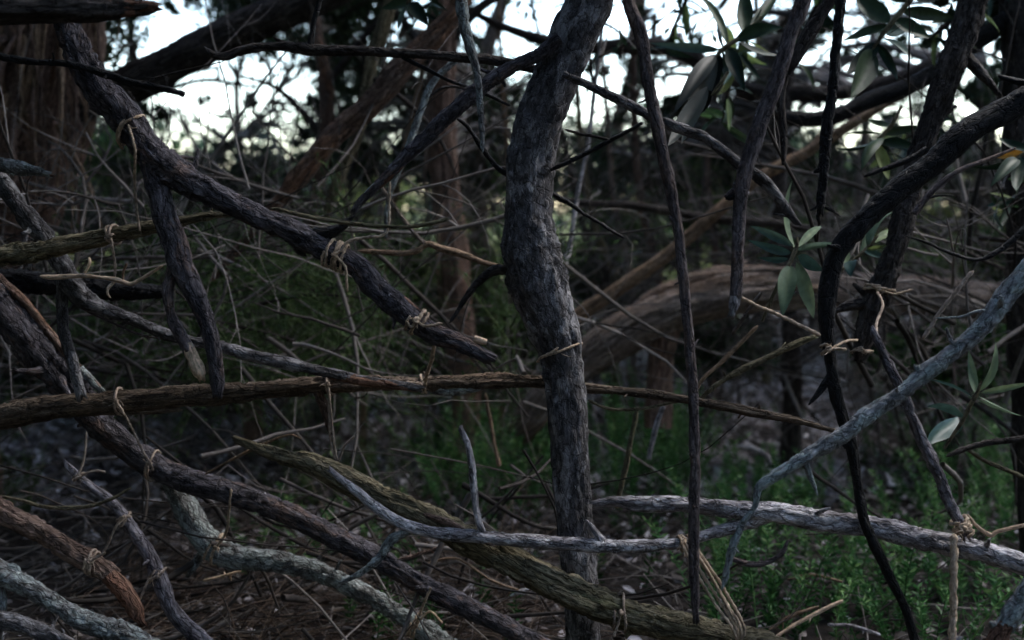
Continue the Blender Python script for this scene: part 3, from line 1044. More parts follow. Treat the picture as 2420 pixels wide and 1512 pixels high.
shrub('dark bush low at the left margin behind the long dark log', 20, 800, 5.6, 150, 120, 26, 'leafdark')
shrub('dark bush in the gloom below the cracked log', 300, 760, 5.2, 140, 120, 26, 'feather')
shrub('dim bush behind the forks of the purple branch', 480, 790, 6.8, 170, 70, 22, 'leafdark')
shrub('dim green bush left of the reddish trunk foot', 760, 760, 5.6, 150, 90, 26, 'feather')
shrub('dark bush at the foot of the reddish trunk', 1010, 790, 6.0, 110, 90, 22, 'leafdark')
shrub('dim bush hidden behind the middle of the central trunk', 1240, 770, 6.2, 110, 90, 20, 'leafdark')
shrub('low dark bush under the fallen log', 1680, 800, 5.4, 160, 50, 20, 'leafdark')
shrub('green low bush below the dark fallen log on the right', 2230, 850, 4.6, 170, 60, 24, 'shoot', (.045, .016))
shrub('dark bush at the far end of the clearing on the left', 420, 520, 9.5, 170, 60, 22, 'leafdark')
shrub('dark bush behind the brown hanging branch', 2060, 560, 9.5, 150, 50, 22, 'leafdark')

# far wood beyond the clearing: one mass
rng = np.random.default_rng(3)
n = 22000
fx = rng.uniform(-26, 26, n)
fy = rng.uniform(22, 34, n)
top = 1.5 + 1.9 * fbm(np.stack([fx * .35, fy * .2, fx * 0], 1), 2, 4)
fz = rng.random(n) ** .8 * top + .1
mass('far_woods', [leaf_cloud(np.stack([fx, fy, fz + .2], 1), .26, .16, rng)], 'leafdark', None, 'stuff', (0, 26, 0))
# dry grass of the clearing
n = 9000
gp = np.stack([rng.uniform(-14, 14, n), rng.uniform(12, 24, n), np.zeros(n)], 1)
gp[:, 2] = gz(gp[:, 0], gp[:, 1])
P = curls(gp, rng.normal(0, .3, (n, 3)) + np.array([0, 0, 1]), rng.uniform(.25, .7, n), 4, rng, .5)
mass('grass', [tube_cloud(P, np.broadcast_to(np.linspace(.012, .002, 4), (n, 4)), 3, rng)], 'leafyellow', None, 'stuff', (0, 16, 0))

# ------------------------------------------------------------------ undergrowth, ground cover, litter
def scatter_ground(n, x0, x1, y0, y1, rng, keep=None):
    P = []
    while len(P) < n:
        x, y = rng.uniform(x0, x1, n), rng.uniform(y0, y1, n)
        k = np.ones(n, bool) if keep is None else keep(x, y, rng)
        P += list(zip(x[k], y[k]))
    P = np.array(P[:n])
    return np.column_stack([P, gz(P[:, 0], P[:, 1])])


def shoots(base, h, rng, per=30, leaf=(.02, .006)):
    """upright leafy shoots"""
    n = len(base)
    P = curls(base, rng.normal(0, .22, (n, 3)) + np.array([0, 0, 1]), h, 6, rng, .3)
    parts = [tube_cloud(P, np.broadcast_to(np.linspace(.0022, .001, 6), (n, 6)), 3, rng)]
    t = np.tile(np.linspace(.12, 1, per), n) * 4.999
    i = np.floor(t).astype(int)
    f = (t - i)[:, None]
    k = np.repeat(np.arange(n), per)
    C = P[k, i] * (1 - f) + P[k, i + 1] * f
    a = np.tile(np.arange(per) * 2.4, n)
    out_ = np.stack([np.cos(a), np.sin(a), np.full(len(a), .55)], 1)
    C = C + out_ * leaf[0] * .45
    lc = leaf_cloud(C, leaf[0], leaf[1], rng, 0, up=out_ * 4)
    parts.append((lc[0], lc[1], np.clip(lc[2] * .7 + .3 * np.repeat(np.tile(np.linspace(0, 1, per), n), 4) + .25 * (np.repeat(rng.random(n), per * 4) - .5), 0, 1)))
    return parts


def near_keep(x, y, rng):
    v = fbm(np.stack([x * 1.6, y * 1.6, x * 0], 1), 2, 21)
    right = np.clip((x - .0) / .8, 0, 1)
    bare = ((x - .55) / .75) ** 2 + ((y - 4.6) / 1.1) ** 2 < 1          # the litter patch stays open
    return ((v + .24 * right - .12) > rng.uniform(.46, .60, len(x))) & (~bare | (rng.random(len(x)) < .15))


rng = np.random.default_rng(11)
b = scatter_ground(260, -.4, 3.0, 2.5, 5.4, rng, near_keep)
mass('ground_cover', shoots(b, rng.uniform(.07, .26, len(b)), rng, 34, (.024, .0075)), 'shoot', None, 'stuff', (1, 4, 0))
b = scatter_ground(500, -3.2, .2, 3.0, 6.0, rng, near_keep)
mass('ground_cover', shoots(b, rng.uniform(.08, .3, len(b)), rng, 34, (.024, .005)), 'feather', None, 'stuff', (-1, 4, 0))
# feathery green stems in the gloom, middle left
n = 1500
ux, uy, ud = rng.uniform(330, 1230, n), rng.uniform(600, 930, n), rng.uniform(3.0, 5, n)
ud = np.where((ux > 900) & (ux < 1180), np.maximum(ud, 4.5), ud)           # behind the reddish trunk there
b = np.array([px(a_, b_, c_) for a_, b_, c_ in zip(ux, uy, ud)])
P = curls(b, rng.normal(0, .7, (n, 3)) + np.array([0, 0, .4]), rng.uniform(.12, .4, n), 6, rng, .6)
parts = [tube_cloud(P, np.broadcast_to(np.linspace(.0025, .001, 6), (n, 6)), 3, rng)]
C = P[:, 1:].reshape(-1, 3)
parts.append(leaf_cloud(np.repeat(C, 3, 0) + rng.normal(0, .015, (len(C) * 3, 3)), .026, .006, rng))
mass('undergrowth', parts, 'feather', None, 'stuff', (-1, 4, 0))

# dry twigs: a tangle behind the lattice and a carpet on the ground
n = 1750
tx = rng.uniform(-100, 2500, n)
ty = rng.uniform(440, 960, n)
td = rng.uniform(2.7, 5.8, n)
td = np.where(((tx > 1300) & (tx < 2050)) | ((tx > 930) & (tx < 1200)), np.maximum(td, 4.5), td)       # clear in front of the fallen log
b = np.array([px(a_, b_, c_) for a_, b_, c_ in zip(tx, ty, td)])
b[:, 2] = np.maximum(b[:, 2], .02)
P = curls(b, rng.normal(0, 1, (n, 3)) * np.array([1, .6, .8]) + np.array([0, 0, .25]), rng.uniform(.2, .9, n), 8, rng, .7)
r0 = (.0014 + .0065 * rng.random(n) ** 2.6)[:, None]
k3 = 3                                              # each carries thinner side twigs
ii = np.repeat(np.arange(n), k3)
jj = rng.integers(2, 7, n * k3)
st = P[ii, jj]
tg = P[ii, jj] - P[ii, jj - 1]
tg /= np.linalg.norm(tg, axis=1)[:, None]
P2 = curls(st, tg + rng.normal(0, .55, (n * k3, 3)), rng.uniform(.06, .34, n * k3), 6, rng, .6)
r2 = r0[ii] * (1 - jj[:, None] * .08) * .55
mass('undergrowth', [tube_cloud(P, r0 * np.linspace(1, .35, 8)[None, :], 5, rng), tube_cloud(P2, np.maximum(r2 * np.linspace(1, .3, 6)[None, :], .0006), 4, rng)], 'twig', None, 'stuff', (0, 4, 0), smooth=True)
b = scatter_ground(4200, -2.6, 2.6, 2.1, 5.2, rng)
b[:, 2] += rng.uniform(.005, .07, len(b))
n = len(b)
P = curls(b, rng.normal(0, 1, (n, 3)) * np.array([1, .7, .12]), rng.uniform(.06, .4, n), 6, rng, .5)
P[:, :, 2] = np.maximum(P[:, :, 2], gz(P[:, :, 0], P[:, :, 1]) + .004)
r0 = rng.uniform(.0008, .0032, n)[:, None]
mass('twig_litter', [tube_cloud(P, r0 * np.linspace(1, .5, 6)[None, :], 5, rng)], 'twig', None, 'stuff', (0, 3.5, 0), smooth=True)
# dead sticks heaped low behind the lattice
n = 160
hx = np.where(rng.random(n) < .94, rng.uniform(-150, 1250, n), rng.uniform(1250, 2500, n))
b = np.array([px(x_, rng.uniform(1060, 1560), rng.uniform(2.35, 3.0)) for x_ in hx])
b[:, 2] = np.maximum(b[:, 2], gz(b[:, 0], b[:, 1]) + .01)
dr = np.stack([rng.choice([1, 1, 1, -1], n) * rng.uniform(.5, 1, n), rng.normal(0, .35, n), rng.normal(-.28, .28, n)], 1)
P = curls(b, dr, rng.uniform(.15, .75, n), 9, rng, .8)
P[:, :, 2] = np.maximum(P[:, :, 2], gz(P[:, :, 0], P[:, :, 1]) + .006)
r0 = (.0014 + .008 * rng.random(n) ** 2.4)[:, None]
mass('dead_sticks', [tube_cloud(P, r0 * (np.linspace(1, .45, 9)[None, :] * rng.uniform(.85, 1.15, (n, 9))), 7, rng)], 'darktwig', None, 'stuff', (0, 2.6, 0), smooth=True)
# arching reddish stalks, low in front at the left
n = 700
b = np.array([on_ground(rng.uniform(150, 1250), rng.uniform(1330, 1640)) for _ in range(n)])
b[:, 2] = gz(b[:, 0], b[:, 1])
d0 = np.stack([rng.normal(.8, .5, n), rng.normal(0, .5, n), rng.uniform(.25, .9, n)], 1)
P = curls(b, d0, rng.uniform(.15, .5, n), 8, rng, .35, sag=1.3)
P[:, :, 2] = np.maximum(P[:, :, 2], gz(P[:, :, 0], P[:, :, 1]) + .004)
mass('dry_grass', [tube_cloud(P, np.broadcast_to(np.linspace(.0018, .0006, 8), (n, 8)), 4, rng)], 'redtwig', None, 'stuff', (-.5, 2.8, 0), smooth=True)


def curled_leaves(C, L, W, rng, flat=.35):
    """fallen leaves: 6-point curled blades"""
    n = len(C)
    a = rng.uniform(0, 2 * math.pi, n)
    d = np.stack([np.cos(a), np.sin(a), rng.normal(0, flat, n)], 1)
    d /= np.linalg.norm(d, axis=1)[:, None]
    up = np.array([0, 0, 1.0]) + rng.normal(0, flat, (n, 3))
    s = np.cross(d, up)
    s /= np.linalg.norm(s, axis=1)[:, None]
    nn = np.cross(s, d)
    L = (L * rng.uniform(.6, 1.4, n))[:, None]
    W = (W * rng.uniform(.6, 1.3, n))[:, None]
    cu = rng.normal(0, .22, n)[:, None] * L
    V = np.stack([C - d * L * .5 + nn * cu, C - d * L * .15 + s * W * .5 + nn * W * .2, C + d * L * .2 + s * W * .42 + nn * W * .2, C + d * L * .5 + nn * cu * .8,
                  C + d * L * .2 - s * W * .42 + nn * W * .2, C - d * L * .15 - s * W * .5 + nn * W * .2], 1).reshape(-1, 3)
    k = np.arange(n)[:, None] * 6
    F = np.concatenate([k + np.array([0, 1, 2, 3]), k + np.array([0, 3, 4, 5])])
    return V, F, np.repeat(rng.random(n) ** 1.4, 6)


b = scatter_ground(16000, -4.2, 4.4, 2.1, 8.0, rng)
b[:, 2] += rng.uniform(.004, .03, len(b))
b2 = scatter_ground(2600, -1.2, 1.7, 3.2, 6.6, rng)
b2[:, 2] += rng.uniform(.01, .05, len(b2))
pale = curled_leaves(b2, .048, .022, rng)
b3 = np.array([on_ground(rng.uniform(1390, 2000), rng.uniform(930, 1190)) for _ in range(2400)] + [on_ground(rng.uniform(800, 1240), rng.uniform(980, 1200)) for _ in range(900)] + [on_ground(rng.uniform(0, 420), rng.uniform(1000, 1250)) for _ in range(500)])
b3[:, 2] = gz(b3[:, 0], b3[:, 1]) + rng.uniform(.015, .06, len(b3))
pale3 = curled_leaves(b3, .052, .026, rng)
pale3 = (pale3[0], pale3[1], .70 + .30 * pale3[2])
pale = (pale[0], pale[1], .62 + .38 * pale[2])
mass('leaf_litter', [curled_leaves(b, .040, .018, rng), pale, pale3], 'litter', None, 'stuff', (0, 4, 0))
# taller soft plants: right of the trunk, left of it, and along the bottom right
zones_ = [(1405, 1630, 1090, 1230, 95, .2, .48), (1000, 1320, 1110, 1260, 120, .15, .42), (560, 1000, 1230, 1420, 26, .06, .16), (1650, 2450, 1250, 1580, 95, .12, .36), (2240, 2450, 1080, 1300, 50, .15, .4), (1690, 1960, 1150, 1240, 34, .1, .25)]
parts = []
for x0_, x1_, y0_, y1_, n_, h0, h1 in zones_:
    bb = np.array([on_ground(rng.uniform(x0_, x1_), rng.uniform(y0_, y1_)) for _ in range(n_)])
    bb[:, 2] = gz(bb[:, 0], bb[:, 1])
    parts += shoots(bb, rng.uniform(h0, h1, n_), rng, 60, (.022, .0065))
mass('ground_cover', parts, 'sprig_green', None, 'stuff', (1, 3.5, 0))

# ------------------------------------------------------------------ trees added round and above the viewpoint to shade the scene
def added_shade_tree(label, x, y, lean, crown_c, crown_r, n, rng):
    foot = np.array([x, y, float(gz(x, y)) - .05])
    root = link('tree', None, None, None, foot)
    tag(root, label, 'tree', 'added shade trees round the viewpoint')
    cc = np.array(crown_c, float)
    t = np.linspace(0, 1, 6)[:, None]
    P = foot * (1 - t) + (cc + np.array([0, 0, -.1])) * t
    P[1:5, :2] += rng.normal(0, .12, (4, 2))
    me, *_ = limb_mesh('trunk', P, np.linspace(.07, .03, 6), 'far', ('open', 'tip'), fine=3, origin=foot)
    link('trunk', me, M['teatree'], root)
    k = 26
    cl = rng.normal(0, .5, (k, 3)) * np.array(crown_r) + cc
    pos = np.repeat(cl, n // k + 1, 0)[:n] + rng.normal(0, .28, (n, 3))
    pos[:, 2] = np.maximum(pos[:, 2], .4)
    q = (pos - CAM)
    dep = q @ FW                                # keep the air in front of the lattice free of leaves
    inside = (dep > .2) & (np.abs(q @ RT) < dep * .52) & (np.abs(q @ UP) < dep * .36) & (dep < 6)
    pos = pos[~inside]
    mass('crown', [leaf_cloud(pos, .30, .155, rng)], 'leafdark', root, 'stuff', foot)
    Pm = np.zeros((k, 6, 3))
    tt = np.linspace(0, 1, 6)[None, :, None]
    start = P[3][None, None, :]
    Pm = start * (1 - tt) + cl[:, None, :] * tt + rng.normal(0, .05, (k, 6, 3)) * np.sin(tt * math.pi)
    qq = Pm.reshape(-1, 3) - CAM
    dd = qq @ FW
    bad = ((dd > .2) & (np.abs(qq @ RT) < dd * .52) & (np.abs(qq @ UP) < dd * .36)).reshape(k, 6).any(1)
    if (~bad).any():
        mass('twigs', [tube_cloud(Pm[~bad], np.broadcast_to(np.linspace(.03, .006, 6), (int((~bad).sum()), 6)), 4, rng)], 'twig', root, 'stuff', foot)


rt_ = np.random.default_rng(101)
THICK = .9
for lab, x, y, cc, cr, n in (
        ('added leafy shade tree arching overhead from the left of the viewpoint', -3.0, .4, (-1.9, 1.2, 4.2), (1.9, 2.0, .8), 3200),
        ('added leafy shade tree arching overhead from the right of the viewpoint', 3.4, .2, (2.1, 1.4, 4.8), (1.5, 1.8, .8), 1500),
        ('added leafy shade tree standing behind the viewpoint', .4, -3.2, (.3, -2.2, 3.2), (2.4, 1.3, 1.5), 3400),
        ('added bushy shade tree behind and left of the viewpoint', -3.2, -2.4, (-3.2, -1.6, 2.2), (1.2, 1.8, 1.6), 3400),
        ('added bushy shade tree behind and right of the viewpoint', 3.6, -2.2, (3.6, -1.6, 2.0), (1.1, 1.6, 1.5), 2600),
        ('added dense shade tree closing the left side beyond the frame', -4.4, 3.0, (-4.0, 3.0, 2.6), (1.0, 1.9, 1.7), 3400),
        ('added shade tree closing the right side beyond the frame', 4.8, 3.6, (4.8, 3.6, 2.6), (.9, 1.7, 1.6), 1700),
        ('added tall shade tree whose crown closes the sky above the sky gap on the left', -4.6, 7.4, (-3.6, 7.0, 5.6), (2.6, 2.2, 1.0), 3200),
        ('added tall shade tree whose crown closes the sky above the central trunk', 1.0, 9.2, (.6, 7.6, 6.0), (2.4, 2.2, 1.0), 3000),
        ('added tall shade tree whose crown closes the sky above the right margin', 5.2, 8.4, (4.9, 7.6, 5.8), (2.2, 2.2, 1.0), 2200),
        ('added shade tree whose crown roofs the middle of the lattice', -3.4, 2.6, (-.3, 3.6, 4.6), (2.1, 1.6, .7), 2600)):
    added_shade_tree(lab, x, y, 0, cc, cr, int(n * THICK), rt_)

# foliage ring added outside the view to block side light, thinned at upper right
n = 21000
az = rt_.uniform(math.radians(34), math.radians(326), n)
rad_ = rt_.uniform(6.0, 10.5, n)
hz = rt_.random(n) * (8.2 + 1.5 * np.sin(az * 5) + 1.0 * np.sin(az * 11 + 1))
keep = ~((az < math.radians(105)) & (hz > 2.6) & (rt_.random(n) < .62))
pos = np.stack([np.sin(az) * rad_, np.cos(az) * rad_ + 1.0, hz + .1], 1)[keep]
mass('shading_foliage_ring', [leaf_cloud(pos, .46, .26, rt_)], 'leafdark', None, 'stuff', (0, 1, 0))

# ------------------------------------------------------------------ fallen log and blurred limbs behind the lattice
branch('fallen', 'fallen_log', 'big grey-brown fallen log lying behind the central trunk', 'log', 3.8,
       [('log', [(1250, 980, 38), (1310, 915, 44), (1375, 858, 48), (1455, 800, 53), (1545, 750, 56), (1645, 712, 56), (1760, 690, 53), (1890, 684, 49, 3.95), (2010, 690, 46, 4.1), (2130, 696, 45, 4.2), (2270, 706, 44, 4.25), (2440, 726, 44, 4.3), (2600, 750, 44, 4.3)], 'greylog', 'stringy', ('broken', 'open'), {'fine': 1.35, 'wob': .1}),
        ('splinter', [(1500, 720, 10), (1580, 680, 16), (1680, 652, 18), (1780, 640, 15), (1870, 640, 6)], 'greylog', 'stringy', ('tip', 'tip'), {'fine': 1.35}),
        ('splinter', [(1420, 800, 8), (1520, 740, 12), (1620, 700, 12), (1740, 672, 9), (1850, 668, 4)], 'tan', 'stringy', ('tip', 'tip'), {'fine': 1.35}),
        ('splinter', [(1560, 790, 7), (1640, 755, 11), (1720, 738, 11), (1800, 730, 6)], 'redbrown', 'stringy', ('tip', 'tip'), {'fine': 1.35}),
        *[('splinter', [(1400 + 90 * k, 830 - 34 * k + 14 * (k % 3), 5), (1480 + 90 * k, 775 - 26 * k + 16 * (k % 2), 10), (1570 + 85 * k, 742 - 18 * k + 10 * (k % 3), 9), (1660 + 80 * k, 716 - 8 * k, 4)], ('greylog', 'tan', 'redbrown')[k % 3], 'stringy', ('tip', 'tip'), {'fine': 1.35}) for k in range(5)],
        ('broken_limb', [(1700, 690, 20), (1735, 650, 15), (1752, 618, 11)], 'greylog', 'flaky', ('open', 'broken'), {'fine': 1.35}),
        ('stump', [(1552, 1010, 34), (1556, 900, 30), (1566, 820, 32), (1580, 750, 36)], 'teatree', 'far', ('open', 'open'), {'fine': 1.35})])
branch('fallen2', 'fallen_log', 'dark fallen log lying low behind the blue-grey branch at the far right', 'log', 4.6,
       [('log', [(2040, 800, 26), (2160, 788, 30), (2270, 790, 32), (2360, 796, 32), (2460, 812, 33), (2620, 835, 33)], 'dark', 'stringy', ('broken', 'open'), {'fine': 1.6}),
        ('splinter', [(2100, 772, 6), (2200, 764, 9), (2320, 770, 9), (2440, 784, 6)], 'greylog', 'stringy', ('tip', 'tip'), {'fine': 1.6}),
        ('broken_limb', [(2000, 668, 10), (2150, 660, 11), (2300, 672, 10), (2450, 690, 9)], 'dark', 'far', ('tip', 'open'), {'fine': 1.6})])
branch('tanslant', 'branch', 'long tan branch slanting down to the fallen log behind the sticks', 'branch', 3.7,
       [('limb', [(2190, 190, 7), (2113, 233, 9), (2000, 300, 12), (1900, 362, 13), (1796, 420, 14), (1690, 505, 15), (1573, 604, 16), (1470, 675, 17), (1373, 744, 18), (1300, 800, 18)], 'tan', 'far', ('tip', 'broken'), {'fine': 1.4}),
        ('side_twig', [(1900, 362, 5), (1960, 300, 4), (2050, 262, 3), (2120, 246, 2)], 'tan', 'smooth', ('open', 'tip'), {'fine': 1.4})])
branch('hlimb', 'branch', 'dark horizontal limb crossing behind the thin saplings', 'branch', 4.1,
       [('limb', [(1320, 470, 8), (1400, 482, 9), (1490, 485, 10), (1571, 497, 10), (1670, 515, 10), (1763, 524, 11), (1860, 533, 10), (1950, 548, 7)], 'dark', 'far', ('broken', 'tip'), {'fine': 1.5})])
branch('browndiag', 'branch', 'blurred red-brown limb slanting from the pale hanging stick to the diagonal branch', 'branch', 3.1,
       [('limb', [(1130, -60, 18), (1073, 33, 23), (1006, 105, 27), (939, 172, 28), (873, 243, 27), (806, 305, 25), (730, 390, 23), (655, 480, 19), (570, 580, 14), (500, 665, 10)], 'redbrown', 'stringy', ('open', 'tip'), {'fine': 1.3})])
branch('olivediag', 'branch', 'olive branch rising steeply behind the red-brown slanting limb', 'branch', 3.3,
       [('limb', [(940, -60, 16), (905, 60, 17), (872, 180, 16), (850, 300, 15), (800, 420, 14), (770, 520, 10)], 'olive', 'stringy', ('open', 'tip'), {'fine': 1.4}),
        ('side_twig', [(872, 180, 7), (960, 240, 6), (1040, 330, 5), (1080, 420, 3)], 'dark', 'smooth', ('open', 'tip'), {'fine': 1.4})])
branch('greyfork', 'branch', 'thin grey branch rising from the red strip of the forked branch', 'branch', 2.6,
       [('limb', [(1090, 130, 7), (1040, 175, 8), (1012, 215, 9), (985, 290, 9), (960, 360, 8), (930, 430, 7), (915, 490, 6), (912, 560, 4)], 'lichen', 'smooth', ('tip', 'tip')),
        ('side_twig', [(1000, 240, 4), (1040, 210, 4), (1085, 205, 3), (1120, 222, 2)], 'dark', 'smooth', ('open', 'tip'))])
branch('brownhang', 'branch', 'brown blunt-ended branch hanging behind the black curved branch', 'branch', 2.45,
       [('limb', [(2330, -80, 34), (2296, 10, 32), (2260, 110, 30), (2225, 210, 28), (2185, 330, 26), (2150, 440, 25), (2123, 560, 26), (2096, 640, 27), (2070, 705, 29), (2048, 775, 24), (2036, 830, 20), (2030, 856, 16)], 'dark', 'flaky', ('open', 'cut')),
        ('stub', [(2070, 705, 16), (2040, 716, 14), (2005, 722, 12), (1975, 735, 7)], 'dark', 'flaky', ('open', 'broken')),
        ('side_twig', [(2262, 110, 15), (2310, 165, 13), (2345, 205, 9), (2370, 235, 6)], 'dark', 'flaky', ('open', 'tip'))])

# ------------------------------------------------------------------ the lattice of tied branches
branch('trunk', 'standing_trunk', 'thick weathered grey trunk standing upright in the middle of the lattice', 'trunk', 2.15,
       [('trunk', [(1430, -160, 55.4), (1388, 0, 55.4), (1355, 75, 54.4), (1328, 140, 54.4), (1300, 205, 53.6), (1272, 275, 53.6), (1255, 340, 53.6), (1244, 400, 54.4), (1244, 500, 52.6), (1247, 560, 58.9), (1256, 615, 63.6), (1274, 685, 64.6), (1297, 757, 57.9), (1319, 822, 50.3), (1334, 920, 47.5), (1343, 1010, 47.5), (1352, 1100, 46.5), (1358, 1180, 45.6), (1364, 1300, 42.8), (1371, 1440, 38.9), (1378, 1600, 39.9), (1388, 1990, 47.5)],
         'trunk', 'old', ('open', 'open'), {'rough': [(1290, 600, 62, .010), (1260, 680, 45, .005), (1240, 395, 30, .004)], 'seed': 12, 'wob': .06}),
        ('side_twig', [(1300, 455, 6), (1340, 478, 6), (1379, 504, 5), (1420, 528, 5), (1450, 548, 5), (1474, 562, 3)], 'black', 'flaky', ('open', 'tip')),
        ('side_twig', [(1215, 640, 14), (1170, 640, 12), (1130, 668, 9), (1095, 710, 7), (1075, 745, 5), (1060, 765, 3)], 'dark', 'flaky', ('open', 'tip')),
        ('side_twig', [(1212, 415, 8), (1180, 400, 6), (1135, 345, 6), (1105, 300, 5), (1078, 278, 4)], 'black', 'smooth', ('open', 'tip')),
        ('bark_flake', [(1290, 600, 5), (1312, 594, 6), (1330, 604, 4)], 'pale', 'flaky', ('tip', 'tip'), {'wob': 0}),
        ('bark_flake', [(1240, 628, 4), (1275, 620, 5), (1305, 634, 6), (1325, 640, 3)], 'trunk', 'flaky', ('tip', 'tip'), {'wob': 0}),
        ('bark_flake', [(1308, 100, 3), (1340, 60, 5), (1352, 20, 5), (1358, -30, 4)], 'bluegrey', 'flaky', ('tip', 'tip'), {'wob': 0})])
branch('A', 'branch', 'long dark purplish forked branch sloping from the top left towards the trunk', 'branch', 2.03,
       [('limb', [(120, -110, 28), (150, -10, 30), (165, 55, 32), (190, 133, 37), (240, 217, 40), (283, 267, 38), (323, 323, 37), (377, 383, 38), (467, 443, 30), (567, 490, 26), (667, 537, 28), (767, 590, 30), (839, 625, 27), (906, 697, 26), (966, 744, 27), (1022, 787, 24), (1089, 812, 22), (1150, 842, 16)], 'purple', 'fissure', ('open', 'broken'), {'rough': [(390, 375, 40, .006), (770, 570, 34, .004)], 'seed': 5, 'wob': .08}),
        ('fork', [(352, 372, 26), (368, 425, 28), (383, 470, 27), (393, 520, 28), (413, 570, 29), (433, 637, 28), (467, 704, 24), (493, 771, 20), (507, 837, 19), (513, 900, 17), (515, 932, 12)], 'purple', 'smooth', ('open', 'broken'), {'wob': .08}),
        ('side_branch', [(412, 600, 10), (404, 645, 12), (397, 690, 14), (407, 754, 12), (430, 797, 14), (448, 830, 14)], 'stick', 'flaky', ('open', 'open'), {'wob': .05}),
        ('peeled_end', [(441, 812, 12), (452, 840, 15), (463, 864, 16), (471, 882, 14), (476, 895, 8)], 'wood', 'stringy', ('open', 'broken'), {'wob': 0}),
        ('stub', [(745, 560, 20), (785, 548, 16), (812, 532, 12), (832, 512, 6)], 'black', 'flaky', ('open', 'broken'), {'wob': .05}),
        ('red_strip', [(455, 430, 5), (490, 449, 8), (520, 465, 7), (548, 478, 3)], 'rust', 'stringy', ('tip', 'tip'), {'wob': 0}),
        ('red_strip', [(925, 690, 6), (955, 712, 9), (985, 735, 7), (1005, 752, 3)], 'rust', 'stringy', ('tip', 'tip'), {'wob': 0}),
        ('stub', [(1120, 800, 10), (1140, 806, 9), (1150, 808, 7)], 'wood', 'smooth', ('open', 'cut'), {'wob': 0})])
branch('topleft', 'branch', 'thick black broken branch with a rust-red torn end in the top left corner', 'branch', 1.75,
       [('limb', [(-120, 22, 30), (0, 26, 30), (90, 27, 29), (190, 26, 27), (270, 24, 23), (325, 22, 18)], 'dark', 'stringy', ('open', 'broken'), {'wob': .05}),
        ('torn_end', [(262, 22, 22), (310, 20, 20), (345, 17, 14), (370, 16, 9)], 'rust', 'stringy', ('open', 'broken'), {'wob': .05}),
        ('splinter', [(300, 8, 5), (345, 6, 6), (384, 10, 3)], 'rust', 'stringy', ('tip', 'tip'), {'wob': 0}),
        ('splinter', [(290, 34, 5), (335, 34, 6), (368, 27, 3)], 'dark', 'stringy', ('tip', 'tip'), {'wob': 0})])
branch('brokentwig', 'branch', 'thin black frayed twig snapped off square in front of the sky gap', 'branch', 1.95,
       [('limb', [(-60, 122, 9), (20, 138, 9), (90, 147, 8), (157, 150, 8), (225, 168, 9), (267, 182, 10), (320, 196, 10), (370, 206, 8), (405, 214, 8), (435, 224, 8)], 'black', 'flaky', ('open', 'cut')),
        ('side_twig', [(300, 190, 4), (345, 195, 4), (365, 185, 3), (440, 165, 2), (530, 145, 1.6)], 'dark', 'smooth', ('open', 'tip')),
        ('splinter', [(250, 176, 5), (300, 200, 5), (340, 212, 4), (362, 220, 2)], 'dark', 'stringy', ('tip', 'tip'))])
branch('L1', 'branch', 'grey-brown log with cracked bark crossing the left margin', 'log', 2.1,
       [('limb', [(-140, 628, 24), (-30, 612, 24), (60, 598, 25), (130, 584, 24), (200, 570, 21), (265, 556, 19), (330, 543, 17), (400, 528, 14), (480, 512, 11), (540, 505, 7)], 'olive', 'fissure', ('open', 'broken'), {'wob': .06})])
branch('G1', 'branch', 'long forked grey branch running down behind the purple forks to the stringy log', 'branch', 2.2,
       [('limb', [(-90, 330, 20), (-20, 405, 22), (25, 460, 22), (67, 517, 23), (110, 562, 24), (146, 625, 25), (187, 694, 24), (250, 734, 18), (317, 757, 15), (383, 787, 14), (450, 805, 12), (520, 818, 12), (583, 837, 13), (667, 855, 14), (750, 875, 14), (839, 895, 12), (930, 907, 11), (993, 918, 8)], 'trunk', 'fissure', ('open', 'broken'), {'wob': .06}),
        ('fork', [(150, 640, 17), (147, 704, 14), (149, 771, 13), (160, 820, 14), (172, 860, 14), (190, 930, 13)], 'trunk', 'smooth', ('open', 'broken'), {'wob': .08}),
        ('side_twig', [(170, 700, 4), (190, 722, 4), (215, 738, 4), (260, 760, 3), (330, 790, 3), (400, 802, 2)], 'stick', 'smooth', ('open', 'tip')),
        ('red_bark', [(770, 884, 10), (850, 899, 11), (920, 908, 11), (985, 918, 6)], 'rust', 'stringy', ('tip', 'tip'), {'wob': 0})])
branch('greystub', 'branch', 'blue-grey splintered branch end poking in beside the red-brown tree', 'branch', 2.0,
       [('limb', [(-90, 372, 16), (0, 388, 17), (45, 398, 16), (85, 405, 11), (112, 411, 7)], 'lichen', 'stringy', ('open', 'broken'), {'wob': .05}),
        ('splinter', [(60, 408, 6), (95, 412, 5), (130, 416, 2)], 'rust', 'stringy', ('open', 'tip'), {'wob': 0})])
branch('darklog', 'branch', 'short charred log in deep shade under the cracked left-hand log', 'log', 2.5,
       [('limb', [(-120, 650, 26), (0, 660, 26), (120, 672, 26), (240, 684, 24), (340, 690, 20), (385, 690, 14)], 'black', 'flaky', ('open', 'broken'))])
